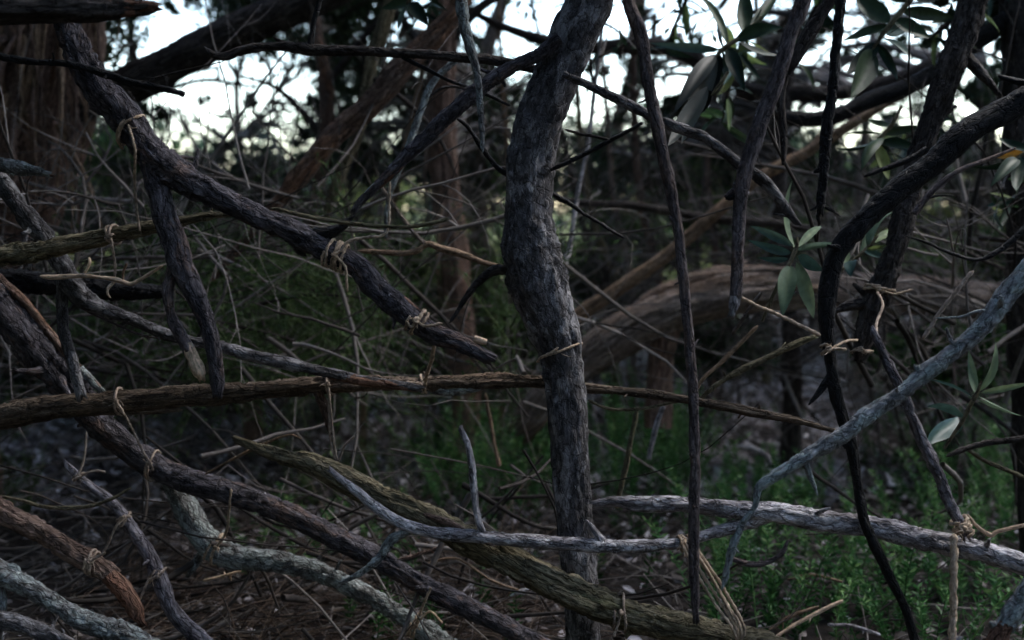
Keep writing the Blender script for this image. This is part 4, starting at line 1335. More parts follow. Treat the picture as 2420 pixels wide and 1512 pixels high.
branch('J', 'branch', 'long dark log dropping from the left margin under the stringy log to the ground', 'log', 2.36,
       [('limb', [(-160, 560, 42), (-40, 680, 42), (40, 770, 42), (110, 850, 42), (175, 925, 40), (233, 1000, 36), (330, 1078, 31), (417, 1124, 27), (533, 1160, 26), (667, 1210, 26), (806, 1278, 26), (906, 1328, 26), (1006, 1385, 25), (1106, 1437, 24), (1206, 1486, 22), (1330, 1550, 20), (1480, 1630, 18)], 'purple', 'fissure', ('open', 'open'), {'seed': 91, 'wob': .08}),
        ('bark_strip', [(-20, 640, 9), (60, 715, 11), (120, 790, 10), (180, 860, 8), (240, 920, 5)], 'redbrown', 'stringy', ('tip', 'tip')),
        ('bark_strip', [(-30, 700, 9), (30, 775, 10), (90, 850, 9), (150, 905, 6)], 'trunk', 'stringy', ('tip', 'tip')),
        ('side_twig', [(190, 870, 10), (215, 900, 10), (240, 925, 8)], 'lichen', 'flaky', ('open', 'broken'))])
branch('H1', 'branch', 'long brown stringy-barked log running level from the left margin behind the trunk', 'log', 2.26,
       [('limb', [(-150, 1004, 29), (0, 984, 29), (167, 957, 29), (333, 944, 28), (500, 931, 26), (667, 917, 23), (767, 907, 21), (870, 906, 19), (973, 908, 17), (1080, 904, 18), (1160, 900, 18), (1273, 902, 16), (1389, 917, 11), (1506, 928, 11), (1606, 942, 10), (1679, 955, 11), (1779, 974, 11), (1880, 993, 9), (1985, 1022, 6)], 'fibrous', 'stringy', ('open', 'broken'), {'seed': 33, 'wob': .06}),
        ('splintered_stub', [(1010, 922, 8), (1060, 922, 14), (1110, 916, 12), (1170, 902, 4)], 'lichen', 'stringy', ('tip', 'tip'), {'wob': 0}),
        ('hanging_bark', [(742, 905, 10), (755, 930, 13), (768, 965, 12), (780, 1010, 8), (790, 1050, 4)], 'redbrown', 'stringy', ('tip', 'tip')),
        ('bark_strip', [(90, 985, 7), (210, 974, 9), (340, 972, 9), (430, 968, 5)], 'fibrous', 'stringy', ('tip', 'tip')),
        ('side_twig', [(1390, 945, 3), (1440, 966, 4), (1510, 966, 4), (1570, 955, 4), (1640, 938, 3)], 'olive', 'smooth', ('tip', 'tip'))])
branch('H2', 'branch', 'olive fissured log sloping down in front of the foot of the trunk', 'log', 2.09,
       [('limb', [(560, 1040, 10, 2.3), (650, 1072, 17, 2.25), (740, 1098, 26, 2.2), (830, 1140, 29, 2.16), (906, 1176, 30, 2.14), (1000, 1218, 31, 2.13), (1080, 1265, 33, 2.12), (1160, 1302, 36, 2.1), (1250, 1350, 38, 2.08), (1350, 1398, 38, 2.06), (1450, 1440, 38, 2.05), (1560, 1472, 38, 2.04), (1680, 1500, 38, 2.03), (1800, 1530, 38, 2.02), (2000, 1590, 38, 2.0)], 'olive', 'fissure', ('broken', 'open'), {'seed': 64, 'wob': .06}),
        ('bark_strip', [(1000, 1215, 6, 2.08), (1060, 1235, 9, 2.07), (1120, 1268, 8, 2.06), (1170, 1290, 4, 2.05)], 'redbrown', 'stringy', ('tip', 'tip'), {'wob': 0})])
branch('W2', 'branch', 'pale grey forked branch lying level across the foot of the trunk', 'branch', 2.06,
       [('limb', [(1405, 1190, 9, 2.12), (1450, 1184, 13, 2.11), (1510, 1190, 17, 2.1), (1590, 1190, 18, 2.09), (1680, 1197, 20, 2.08), (1780, 1207, 22), (1860, 1214, 25), (1960, 1232, 26), (2060, 1246, 25), (2160, 1268, 25), (2260, 1288, 25), (2340, 1310, 26), (2440, 1346, 28), (2560, 1400, 30)], 'pale', 'fissure', ('broken', 'open'), {'seed': 71, 'wob': .08}),
        ('fork', [(1830, 1214, 16), (1790, 1226, 16), (1720, 1250, 15), (1650, 1272, 14), (1600, 1285, 14), (1500, 1290, 15), (1400, 1287, 17), (1300, 1282, 16), (1200, 1275, 15), (1100, 1265, 15), (1020, 1258, 15), (965, 1244, 14), (906, 1212, 12), (850, 1168, 11), (806, 1133, 9), (782, 1112, 7)], 'pale', 'flaky', ('open', 'broken'), {'seed': 75, 'wob': .1}),
        ('side_twig', [(1140, 1256, 9), (1124, 1205, 8), (1118, 1130, 9), (1106, 1055, 7), (1088, 1012, 6)], 'pale', 'smooth', ('open', 'broken'), {'wob': .3}),
        ('side_twig', [(970, 1252, 10), (925, 1276, 12), (895, 1318, 10), (850, 1355, 8), (800, 1378, 5)], 'lichen', 'flaky', ('open', 'tip')),
        ('spur', [(1425, 1282, 11), (1405, 1255, 7), (1385, 1228, 4)], 'pale', 'smooth', ('open', 'tip'), {'wob': 0})])
branch('Li1', 'branch', 'crooked lichen-covered branch bending under the dark log on the ground at the left', 'branch', 2.42,
       [('limb', [(385, 1110, 18), (417, 1158, 23), (443, 1208, 28), (473, 1258, 30), (517, 1301, 31), (567, 1318, 28), (633, 1325, 25), (733, 1345, 23), (806, 1375, 21), (873, 1408, 22), (939, 1451, 23), (1006, 1493, 26), (1100, 1560, 26), (1200, 1640, 24)], 'lichen', 'flaky', ('broken', 'open'), {'seed': 44, 'wob': .08}),
        ('stub', [(492, 1278, 14), (474, 1312, 12), (460, 1335, 10), (445, 1358, 6)], 'lichen', 'flaky', ('open', 'broken'))])
branch('P1', 'branch', 'slim mottled mauve branch curving down through the lower left tangle', 'branch', 2.16,
       [('limb', [(150, 1085, 5), (165, 1105, 8), (200, 1138, 10), (267, 1191, 13), (310, 1248, 15), (350, 1308, 17), (377, 1375, 20), (407, 1441, 20), (440, 1481, 19), (500, 1550, 18), (600, 1680, 16)], 'mauve', 'smooth', ('tip', 'open'), {'seed': 52}),
        ('side_twig', [(445, 1470, 9), (475, 1492, 8), (510, 1525, 6)], 'mauve', 'smooth', ('open', 'tip'))])
branch('R1', 'branch', 'reddish-brown branch with an orange peeled end in the lower left', 'branch', 2.1,
       [('limb', [(-140, 1130, 26), (0, 1206, 26), (100, 1258, 25), (167, 1301, 25), (227, 1335, 23), (270, 1368, 22)], 'redbrown', 'flaky', ('open', 'open'), {'seed': 15}),
        ('peeled_end', [(258, 1358, 21), (285, 1385, 21), (308, 1420, 19), (322, 1448, 17), (334, 1472, 9)], 'rust', 'stringy', ('open', 'broken'))])
branch('Li2', 'branch', 'knobbly lichen-crusted branch across the bottom left corner', 'branch', 2.04,
       [('limb', [(-120, 1290, 24), (0, 1356, 27), (67, 1391, 23), (133, 1425, 21), (200, 1465, 26), (283, 1498, 28), (380, 1540, 26), (520, 1610, 24)], 'lichen', 'flaky', ('open', 'open'), {'seed': 83}),
        ('knob', [(10, 1352, 14), (30, 1345, 15), (52, 1356, 9)], 'bluegrey', 'flaky', ('tip', 'tip'), {'wob': 0}),
        ('side_branch', [(0, 1380, 9), (8, 1420, 9), (4, 1470, 8), (-8, 1540, 7)], 'lichen', 'flaky', ('open', 'tip'))])
branch('cornerlog', 'branch', 'dark grey log end lowest in the bottom left corner', 'branch', 2.0,
       [('limb', [(-140, 1440, 22), (0, 1462, 22), (70, 1480, 21), (140, 1510, 19), (260, 1570, 16)], 'trunk', 'fissure', ('open', 'open'))])
branch('S1', 'branch', 'tall thin purplish stick standing just right of the trunk, full height', 'stick', 1.95,
       [('limb', [(1478, -120, 14), (1486, 0, 15), (1513, 85, 16), (1536, 230, 15), (1556, 320, 16), (1579, 433, 15), (1598, 520, 14), (1607, 600, 13), (1618, 700, 13), (1628, 800, 13), (1635, 900, 13), (1640, 1000, 13), (1642, 1100, 13), (1640, 1200, 12), (1639, 1300, 12), (1641, 1400, 11), (1644, 1462, 9)], 'stick', 'smooth', ('open', 'broken'), {'seed': 27}),
        ('spur', [(1598, 528, 8), (1586, 516, 5), (1580, 508, 3)], 'stick', 'smooth', ('open', 'tip'), {'wob': 0})])
branch('S2', 'branch', 'purple-brown hanging stick with a knobbly joint and a broken pale end', 'stick', 1.92,
       [('limb', [(1935, -140, 16), (1897, 0, 17), (1866, 83, 18), (1830, 200, 19), (1800, 283, 20), (1773, 360, 19), (1753, 433, 18), (1746, 500, 16), (1743, 570, 16), (1742, 637, 15), (1737, 700, 15)], 'stick', 'smooth', ('open', 'open'), {'seed': 38}),
        ('broken_end', [(1738, 694, 14), (1734, 720, 14), (1728, 742, 9)], 'pale', 'flaky', ('open', 'broken'), {'wob': 0}),
        ('cut_stub', [(1750, 448, 9), (1762, 456, 8), (1766, 460, 7)], 'pale', 'smooth', ('open', 'cut'), {'wob': 0}),
        ('cut_stub', [(1752, 440, 9), (1738, 437, 8), (1732, 436, 7)], 'pale', 'smooth', ('open', 'cut'), {'wob': 0}),
        ('cut_stub', [(1750, 460, 9), (1728, 466, 7), (1716, 468, 4)], 'black', 'flaky', ('open', 'broken'), {'wob': 0})])
branch('S3', 'branch', 'dark stick crossing behind the top of the purple-brown hanging stick', 'stick', 2.02,
       [('limb', [(2025, -120, 14), (1960, 0, 16), (1913, 77, 18), (1880, 133, 15), (1853, 185, 11), (1846, 240, 10), (1852, 320, 8), (1850, 390, 6)], 'dark', 'smooth', ('open', 'tip')),
        ('cut_stub', [(1900, 92, 8), (1906, 98, 8), (1914, 99, 7)], 'wood', 'smooth', ('open', 'cut'), {'wob': 0})])
branch('S4', 'branch', 'straight black stick hanging with a ragged frayed end', 'stick', 1.98,
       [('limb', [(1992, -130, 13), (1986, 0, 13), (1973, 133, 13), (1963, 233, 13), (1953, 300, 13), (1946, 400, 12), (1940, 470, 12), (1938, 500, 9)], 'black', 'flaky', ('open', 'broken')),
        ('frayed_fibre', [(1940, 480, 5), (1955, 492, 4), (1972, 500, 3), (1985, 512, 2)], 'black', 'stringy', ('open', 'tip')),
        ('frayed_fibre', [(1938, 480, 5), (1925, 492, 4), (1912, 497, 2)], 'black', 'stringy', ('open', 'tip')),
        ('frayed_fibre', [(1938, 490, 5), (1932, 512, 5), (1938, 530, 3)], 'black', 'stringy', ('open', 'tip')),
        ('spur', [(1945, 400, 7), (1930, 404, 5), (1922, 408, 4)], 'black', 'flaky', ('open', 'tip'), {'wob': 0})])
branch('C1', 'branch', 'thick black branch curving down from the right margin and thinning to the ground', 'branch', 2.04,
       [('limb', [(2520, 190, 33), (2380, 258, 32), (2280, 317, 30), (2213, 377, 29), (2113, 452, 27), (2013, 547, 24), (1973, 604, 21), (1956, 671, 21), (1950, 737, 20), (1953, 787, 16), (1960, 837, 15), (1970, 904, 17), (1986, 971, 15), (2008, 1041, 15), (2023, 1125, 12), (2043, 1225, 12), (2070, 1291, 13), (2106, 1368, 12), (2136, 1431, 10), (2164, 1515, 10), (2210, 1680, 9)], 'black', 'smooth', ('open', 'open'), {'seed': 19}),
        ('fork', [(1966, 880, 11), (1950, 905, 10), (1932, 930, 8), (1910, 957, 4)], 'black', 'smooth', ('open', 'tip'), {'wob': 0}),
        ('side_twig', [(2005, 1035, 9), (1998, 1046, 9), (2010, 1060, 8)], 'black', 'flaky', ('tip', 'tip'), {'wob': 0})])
branch('Li3', 'branch', 'blue-grey lichened branch slanting from the right margin down to thin twigs', 'branch', 1.94,
       [('limb', [(2560, 480, 22), (2419, 647, 23), (2363, 721, 24), (2313, 781, 22), (2246, 837, 20), (2186, 881, 21), (2130, 928, 18), (2046, 983, 18), (1996, 1026, 17), (1913, 1072, 18), (1846, 1115, 14), (1795, 1150, 12), (1783, 1195, 8), (1750, 1245, 8), (1728, 1301, 10), (1715, 1358, 8), (1705, 1395, 5)], 'bluegrey', 'flaky', ('open', 'tip'), {'seed': 55, 'wob': .06}),
        ('spur', [(1900, 1080, 9), (1910, 1110, 8), (1920, 1140, 6), (1932, 1170, 2)], 'bluegrey', 'flaky', ('open', 'tip'), {'wob': 0}),
        ('side_twig', [(1730, 1320, 6), (1765, 1332, 7), (1805, 1331, 6), (1846, 1308, 6), (1862, 1275, 4)], 'stick', 'smooth', ('open', 'tip')),
        ('side_twig', [(2345, 735, 5), (2310, 735, 4), (2270, 748, 3), (2210, 752, 2)], 'bluegrey', 'smooth', ('open', 'tip')),
        ('knot', [(2180, 885, 13), (2176, 878, 14), (2170, 870, 9)], 'bluegrey', 'flaky', ('open', 'broken'), {'wob': 0})])
branch('K1', 'branch', 'straight grey stick slanting down to a twine knot on the pale branch', 'stick', 2.02,
       [('limb', [(2060, 770, 7), (2070, 797, 9), (2106, 877, 12), (2133, 934, 13), (2160, 1004, 13), (2186, 1058, 14), (2213, 1115, 15), (2240, 1175, 16), (2266, 1232, 16), (2280, 1262, 13)], 'mauve', 'flaky', ('tip', 'broken'), {'seed': 77})])
branch('cornerstick', 'branch', 'pale lichened stick with a rusty foot in the bottom right corner', 'stick', 1.85,
       [('limb', [(2520, 1260, 18), (2440, 1370, 20), (2400, 1440, 21), (2370, 1480, 22)], 'bluegrey', 'flaky', ('open', 'open')),
        ('rusty_foot', [(2376, 1472, 21), (2350, 1520, 24), (2320, 1600, 26)], 'rust', 'stringy', ('open', 'open')),
        ('knob', [(2372, 1482, 14), (2350, 1478, 12), (2338, 1470, 7)], 'lichen', 'flaky', ('open', 'tip'), {'wob': 0})])
branch('M1', 'branch', 'grey-brown branch sloping from the trunk past both thin sticks', 'branch', 2.07,
       [('limb', [(1330, 175, 8), (1373, 193, 9), (1439, 224, 11), (1516, 263, 12), (1613, 305, 13), (1663, 325, 14), (1713, 360, 15), (1746, 388, 14), (1796, 421, 14), (1830, 457, 13), (1862, 500, 12), (1880, 525, 8)], 'trunk', 'fissure', ('open', 'broken'))])
branch('T90', 'branch', 'thin forked black twig pointing up right of the trunk', 'twig', 2.1,
       [('limb', [(1300, 402, 4), (1326, 390, 6), (1389, 360, 6), (1439, 333, 6), (1480, 312, 5), (1516, 291, 4)], 'black', 'smooth', ('open', 'broken')),
        ('side_twig', [(1439, 330, 4), (1405, 322, 4), (1370, 316, 4), (1335, 306, 3)], 'dark', 'smooth', ('open', 'tip'))])
branch('D', 'branch', 'dark branch with a blood-red bare strip slanting left from the trunk', 'branch', 2.1,
       [('limb', [(1320, 90, 16), (1275, 125, 16), (1223, 150, 16), (1173, 180, 18), (1106, 230, 19), (1056, 275, 18), (989, 338, 17), (939, 390, 14), (889, 440, 11), (850, 478, 9), (835, 500, 7)], 'purple', 'flaky', ('open', 'broken'), {'seed': 61}),
        ('red_strip', [(955, 388, 6), (925, 412, 8), (900, 436, 7), (875, 456, 3)], 'rust', 'stringy', ('tip', 'tip'), {'wob': 0}),
        ('peeled_strip', [(892, 428, 4), (868, 455, 6), (848, 484, 5), (838, 496, 2)], 'bluegrey', 'smooth', ('tip', 'tip'), {'wob': 0})])
branch('N', 'branch', 'crooked dark branch running level across the top from the sky gap to the trunk', 'branch', 2.28,
       [('limb', [(483, 112, 6), (505, 128, 9), (533, 133, 11), (565, 122, 12), (600, 113, 12), (667, 110, 11), (733, 118, 13), (806, 118, 12), (906, 123, 11), (1006, 128, 11), (1106, 138, 12), (1173, 144, 12), (1270, 165, 10), (1330, 175, 8)], 'dark', 'fissure', ('tip', 'open')),
        ('side_twig', [(733, 112, 8), (740, 60, 7), (752, 15, 7), (762, -60, 6)], 'black', 'smooth', ('open', 'open')),
        ('side_twig', [(735, 106, 5), (690, 104, 4), (660, 96, 4), (645, 86, 3)], 'dark', 'smooth', ('open', 'tip')),
        ('side_twig', [(950, 135, 5), (1010, 165, 5), (1060, 190, 4), (1130, 215, 4), (1205, 250, 3)], 'black', 'smooth', ('open', 'tip'))])
branch('V1', 'branch', 'thin grey lichened stick hanging from the top left of the trunk', 'stick', 2.05,
       [('limb', [(1084, -110, 13), (1089, 0, 13), (1097, 60, 13), (1110, 112, 11), (1124, 160, 10), (1133, 217, 8), (1138, 300, 8), (1140, 360, 5)], 'lichen', 'flaky', ('open', 'tip'))])
branch('yellowtwig', 'twig', 'thin yellowish twig arching level just above the twine knot', 'twig', 2.0,
       [('limb', [(640, 492, 3), (667, 497, 4), (734, 513, 5), (817, 526, 5), (879, 533, 5), (963, 536, 5), (1015, 528, 5), (1062, 518, 3)], 'olive', 'smooth', ('tip', 'tip')),
        ('side_twig', [(1030, 524, 3), (1045, 519, 3), (1058, 514, 2)], 'olive', 'smooth', ('open', 'tip'))])
branch('forktwig', 'twig', 'pale brown forked twig behind the broken end of the diagonal branch', 'twig', 2.45,
       [('limb', [(845, 592, 4), (880, 594, 6), (952, 598, 7), (985, 592, 8), (1011, 577, 8), (1046, 588, 9), (1100, 604, 8), (1148, 622, 6), (1200, 632, 4)], 'tan', 'smooth', ('tip', 'tip')),
        ('side_twig', [(1008, 580, 6), (979, 551, 5), (942, 503, 5), (900, 440, 4)], 'greylog', 'smooth', ('open', 'tip'))])
branch('ltwig', 'twig', 'bare pale twig hanging under the cracked left-hand log', 'twig', 2.05,
       [('limb', [(95, 652, 4), (125, 655, 6), (190, 652, 5), (240, 656, 4), (280, 662, 6), (310, 670, 5), (340, 655, 4), (385, 627, 3)], 'wood', 'smooth', ('tip', 'tip')),
        ('side_twig', [(272, 664, 4), (256, 680, 4), (254, 694, 3), (262, 704, 2)], 'wood', 'smooth', ('open', 'tip')),
        ('side_twig', [(290, 664, 3), (292, 640, 3), (300, 622, 3)], 'tan', 'smooth', ('open', 'tip')),
        ('side_twig', [(200, 645, 3), (212, 622, 4), (210, 608, 4)], 'wood', 'smooth', ('open', 'tip'))])
branch('rtwig', 'twig', 'dark twig entering from the right margin below the sky gaps', 'twig', 2.1,
       [('limb', [(2480, 480, 9), (2419, 540, 8), (2385, 572, 8), (2353, 597, 7), (2304, 614, 5), (2230, 592, 4), (2194, 575, 3), (2140, 558, 2)], 'black', 'smooth', ('open', 'tip'))])
branch('rtwig2', 'twig', 'short dark twig tapering left, above the black curved branch', 'twig', 2.3,
       [('limb', [(2190, 352, 8), (2145, 378, 8), (2100, 395, 7), (2065, 408, 6), (2040, 418, 3)], 'black', 'smooth', ('open', 'tip'))])
branch('rtwig3', 'twig', 'branching twig below the right sky gap, under the black curved branch', 'twig', 2.2,
       [('limb', [(2160, 505, 8), (2182, 476, 8), (2219, 436, 7), (2267, 402, 6), (2329, 378, 5), (2400, 350, 3)], 'stick', 'smooth', ('open', 'tip')),
        ('side_twig', [(2195, 468, 3), (2215, 462, 3), (2252, 462, 2)], 'black', 'smooth', ('open', 'tip'))])
branch('palepeg', 'twig', 'thin pale stalk rising from the pale branch right of the trunk', 'twig', 2.6,
       [('limb', [(1455, 1200, 6), (1470, 1140, 7), (1485, 1070, 7), (1500, 990, 6), (1508, 960, 4)], 'olive', 'smooth', ('open', 'tip'))])
branch('palepeg2', 'twig', 'short whitish stalk standing among green shoots behind the thin stick', 'twig', 3.0,
       [('limb', [(1532, 1085, 6), (1542, 1040, 7), (1552, 1000, 7), (1566, 962, 6)], 'pale', 'smooth', ('open', 'broken'))])
branch('litterpeg', 'twig', 'crooked whitish stick lying on the leaf litter', 'twig', 3.4,
       [('limb', [(1745, 1055, 7), (1770, 1058, 9), (1795, 1068, 8), (1815, 1085, 7), (1818, 1105, 5)], 'pale', 'flaky', ('tip', 'tip'))])
branch('angletwig', 'twig', 'thin forked branch angled up to meet the stretched string', 'branch', 2.3,
       [('limb', [(1925, 795, 6), (1880, 812, 8), (1820, 842, 8), (1760, 870, 8), (1700, 905, 7), (1650, 945, 5)], 'olive', 'smooth', ('broken', 'tip')),
        ('side_twig', [(1790, 770, 5), (1740, 820, 6), (1700, 860, 5), (1665, 890, 5), (1640, 930, 4)], 'tan', 'smooth', ('tip', 'tip')),
        ('side_twig', [(1800, 690, 5), (1770, 730, 5), (1730, 790, 5)], 'greylog', 'smooth', ('tip', 'tip'))])
branch('lowrtwig', 'twig', 'dark twig reaching in low from the right margin above the pale branch', 'twig', 2.3,
       [('limb', [(2480, 1012, 8), (2419, 1035, 8), (2340, 1045, 8), (2280, 1060, 7), (2235, 1078, 5)], 'dark', 'smooth', ('open', 'tip')),
        ('side_twig', [(2285, 1062, 5), (2330, 1090, 5), (2390, 1115, 5), (2440, 1140, 5)], 'olive', 'smooth', ('open', 'open'))])
branch('lowrtwig2', 'twig', 'thin bent pale twig right of the twine knot on the pale branch', 'twig', 2.1,
       [('limb', [(2440, 1235, 5), (2400, 1245, 5), (2355, 1256, 5), (2340, 1265, 6), (2310, 1245, 4), (2285, 1215, 3)], 'wood', 'smooth', ('open', 'tip'))])
branch('archtwig', 'twig', 'arched yellowish twig looping over the slim mauve branch', 'twig', 2.12,
       [('limb', [(0, 1172, 3), (45, 1180, 4), (95, 1195, 5), (150, 1200, 5), (215, 1195, 5), (260, 1180, 4), (310, 1152, 3)], 'olive', 'smooth', ('open', 'tip'))])
branch('straighttwig', 'twig', 'fine straight twig slanting over the litter above the lichen branch', 'twig', 2.3,
       [('limb', [(485, 1120, 3), (540, 1090, 3), (610, 1055, 4), (680, 1028, 3), (712, 1036, 2)], 'tan', 'smooth', ('tip', 'tip'))])
branch('groundstick', 'twig', 'short red-brown stalk upright behind the slope of the olive log', 'twig', 2.9,
       [('limb', [(1180, 1100, 5), (1168, 1050, 5), (1158, 990, 5), (1146, 930, 4)], 'tan', 'smooth', ('open', 'tip'))])
for lab, pts, dd, mt in (
        ('tan dry stick at the foot of the black branch, longest of a bundle', [(1830, 1506, 4), (1880, 1475, 5), (1930, 1448, 5), (1992, 1418, 4)], 2.5, 'wood'),
        ('tan dry stick just above and left of the longest one near the ground', [(1815, 1490, 4), (1870, 1455, 5), (1935, 1432, 3)], 2.55, 'tan'),
        ('grey dry stick lying level beyond the foot of the black branch', [(1955, 1475, 4), (2020, 1480, 5), (2080, 1500, 4)], 2.5, 'pale'),
        ('thin dark fallen stick under the fork of the pale branch', [(1860, 1370, 3), (1920, 1358, 4), (1990, 1375, 3)], 2.7, 'tan'),
        ('whitish chip of wood lying below the olive log', [(1206, 1408, 4), (1228, 1398, 6), (1250, 1390, 4)], 2.5, 'pale'),
        ('fine straight stalk lying under the lichen branch, bottom left', [(480, 1372, 3), (520, 1362, 3), (570, 1348, 3)], 2.45, 'wood'),
        ('thin stalk crossing below the slope of the dark log', [(1010, 1330, 3), (1080, 1320, 3), (1160, 1370, 3), (1240, 1400, 3)], 2.5, 'tan'),
        ('brown straight stalk on the ground between olive log and dark log', [(940, 1322, 3), (985, 1310, 4), (1050, 1288, 3)], 2.45, 'redbrown')):
    branch('g' + lab[:9] + str(pts[0][0]), 'fallen_stick', lab, 'stick', dd, [('limb', pts, mt, 'smooth', ('tip', 'tip'))])

# ------------------------------------------------------------------ twine ties and strings
tie('single pale loop of twine round the upper part of the diagonal branch', 'A', 0, (318, 300), 1.3, .0026, knot=False, slant=1.1, tails=[[(318, 350, 1.98), (318, 420, 2.02), (322, 480, 2.03), (330, 545, 2.04)]])
tie('fat knot of twine wound round the middle of the diagonal branch', 'A', 0, (798, 600), 5.5, .0026, slant=.2, tails=[[(808, 590), (822, 570), (860, 561), (905, 555), (918, 530), (919, 480), (921, 430)], [(815, 630), (818, 660), (820, 690)]])
tie('bow of flat twine near the broken end of the diagonal branch', 'A', 0, (985, 762), 3, .0028, slant=.3, tails=[[(1005, 770), (1045, 764)], [(972, 772), (960, 760)]])
tie('tight twist of twine binding the two branches at the stringy log', 'H1', 0, (1000, 912), 1.6, .0026, tails=[[(1012, 880), (1018, 850), (1024, 822)], [(990, 905), (960, 902)]])
tie('pale ring of twine tied round the central trunk', 'trunk', 0, (1320, 829), 1.15, .0022, knot=False, slant=.5)
tie('old twine hanging off the left end of the stringy log in a dangling line', 'H1', 0, (285, 948), 1.2, .0026, mat='twineold', tails=[[(292, 975), (310, 1010), (335, 1060), (355, 1095), (362, 1112)]])
tie('twine binding on the dark log where the dangling line ends', 'J', 0, (360, 1098), 1.6, .0024, mat='twineold')
tie('twine knot with a loose end at the top of the slim mauve branch', 'P1', 0, (190, 1128), 2, .0026, mat='twineold', tails=[[(198, 1085), (202, 1050), (204, 1020)], [(225, 1112), (250, 1116)]])
tie('twine wrap with a short cross end halfway down the mauve branch', 'P1', 0, (292, 1224), 1.6, .0024, mat='twineold', tails=[[(275, 1242), (255, 1285), (238, 1315)], [(312, 1220)]])
tie('twine binding round the reddish-brown branch before its peeled end', 'R1', 0, (222, 1328), 2.4, .0026, mat='twineold', tails=[[(240, 1310), (250, 1304)], [(212, 1345), (208, 1352)]])
tie('twine wrap near the thick lower part of the mauve branch', 'P1', 0, (372, 1358), 1.6, .0024, mat='twineold', tails=[[(352, 1370), (340, 1395), (330, 1418)], [(388, 1348)]])
tie('twine binding on the lichen branch at its bend', 'Li1', 0, (520, 1288), 2.5, .0028, tails=[[(535, 1255, 2.36), (542, 1200, 2.34), (546, 1155, 2.33)], [(505, 1296)]])
tie('crossed twine knot with a broad tail on the lichen branch low down', 'Li1', 0, (985, 1468), 2.2, .0028, tails=[[(1000, 1430, 2.32), (1018, 1388, 2.3)], [(1015, 1445), (1045, 1472)], [(975, 1478)]])
tie('twine binding low on the olive log', 'H2', 0, (1470, 1444), 1.3, .0024, mat='twineold', tails=[[(1460, 1475), (1450, 1505)]])
tie('twine lashing where the thin stick crosses the pale fork', 'W2', 1, (1612, 1283), 3, .0026, tails=[[(1640, 1300, 1.99), (1690, 1380, 1.97), (1742, 1478, 1.96)], [(1600, 1300)]])
tie('twine lashing at the end of the stretched bundle on the olive log', 'H2', 0, (1745, 1515), 2.4, .003, tails=[[(1738, 1540), (1735, 1570)]])
tie('thick twine knot joining the grey stick to the pale branch', 'K1', 0, (2268, 1246), 4, .0032, slant=.2, tails=[[(2290, 1256), (2296, 1248)]])
tie('loose twine tied round the brown blunt-ended branch', 'brownhang', 0, (2080, 690), 1.4, .0028, tails=[[(2110, 695), (2135, 690), (2155, 684)], [(2072, 682), (2058, 674)]])
tie('pale twine joining the black branch to the blunt brown end', 'C1', 0, (1958, 822), 1.6, .0026, tails=[[(1985, 824), (2000, 826)], [(2000, 806, 2.1), (2025, 804, 2.3)]])
tie('short twine tied round the tip of the blunt brown end', 'brownhang', 0, (2034, 828), 1.4, .0026, tails=[[(2055, 832), (2064, 828)]])
tie('twine binding round the cracked left-hand log with a dangling end', 'L1', 0, (268, 556), 2, .0026, mat='twineold', tails=[[(268, 600), (272, 630), (270, 662)]])
tie('twine hung at the middle of the stringy log with a forked tail', 'H1', 0, (780, 915), 1.4, .0024, mat='twineold', tails=[[(778, 990), (782, 1050), (792, 1085)], [(795, 1080), (815, 1050), (838, 1030)]])
string('pale string stretched taut from the hanging stick to the black branch', [(1725, 695, 1.95), (1760, 708, 1.97), (1830, 740, 1.99), (1890, 768, 2.0), (1938, 792, 2.0)], 1.98, .0032)
string('thick tan cord hanging straight down from the knot on the pale branch', [(2254, 1262, 1.98), (2253, 1330, 1.97), (2252, 1420, 1.97), (2250, 1520, 1.97), (2248, 1680, 1.97)], 1.97, .0062)
string('bundle of tan strings stretched from the pale fork down to the olive log', [(1622, 1280, 1.99), (1660, 1345, 1.98), (1700, 1410, 1.97), (1742, 1480, 1.96), (1746, 1515, 1.97)], 1.97, .0028, strands=4, gap=.013)
string('old string slanting up to a knot near the right margin', [(2180, 800, 2.05), (2215, 745, 2.05), (2250, 700, 2.05), (2285, 655, 2.05), (2300, 640, 2.05)], 2.05, .0036, 'twineold')
string('thin string trailing down the brown branch to the grey stick', [(2072, 690, 2.25), (2085, 720, 2.2), (2072, 760, 2.1), (2070, 800, 2.03)], 2.2, .0028, 'twineold')
string('thin string hanging from the tail of the diagonal branch to the log', [(1030, 800, 2.05), (1022, 840, 2.1), (1010, 880, 2.18), (1004, 915, 2.21)], 2.1, .0034)

# ------------------------------------------------------------------ leafy sprigs
def leaf_mesh(name, base, tip, w, face, org, curl=.12, fold=.22, rnd=.5):
    base, tip = np.asarray(base), np.asarray(tip)
    L_ = np.linalg.norm(tip - base)
    d = (tip - base) / L_
    face = np.asarray(face, float)
    s = np.cross(d, face)
    s /= np.linalg.norm(s) + 1e-9
    nn = np.cross(s, d)
    nt_, ns = 12, 5
    V, rv = [], []
    for i in range(nt_ + 1):
        t = i / nt_
        prof = (math.sin(math.pi * min(1, t ** .85)) ** .8) * (1 - .25 * t) if 0 < t < 1 else 0.0
        prof = max(prof, .05 if t < .5 else .01)
        for j in range(ns):
            u = j / (ns - 1) * 2 - 1
            p = base + d * L_ * t + s * (u * w * .5 * prof) + nn * (abs(u) * w * fold * prof - curl * L_ * 4 * t * (t - 1) * -1 * .5 + .02 * w * math.sin(9 * t + 3 * u))
            V.append(p)
            rv.append(min(1, max(0, rnd + (.25 if abs(u) < .1 else 0))))
    k = [(i * ns + j, i * ns + j + 1, (i + 1) * ns + j + 1, (i + 1) * ns + j) for i in range(nt_) for j in range(ns - 1)]
    return make_mesh(name, np.array(V) - org, [np.array(k)], {'rnd': ('FLOAT', rv)})


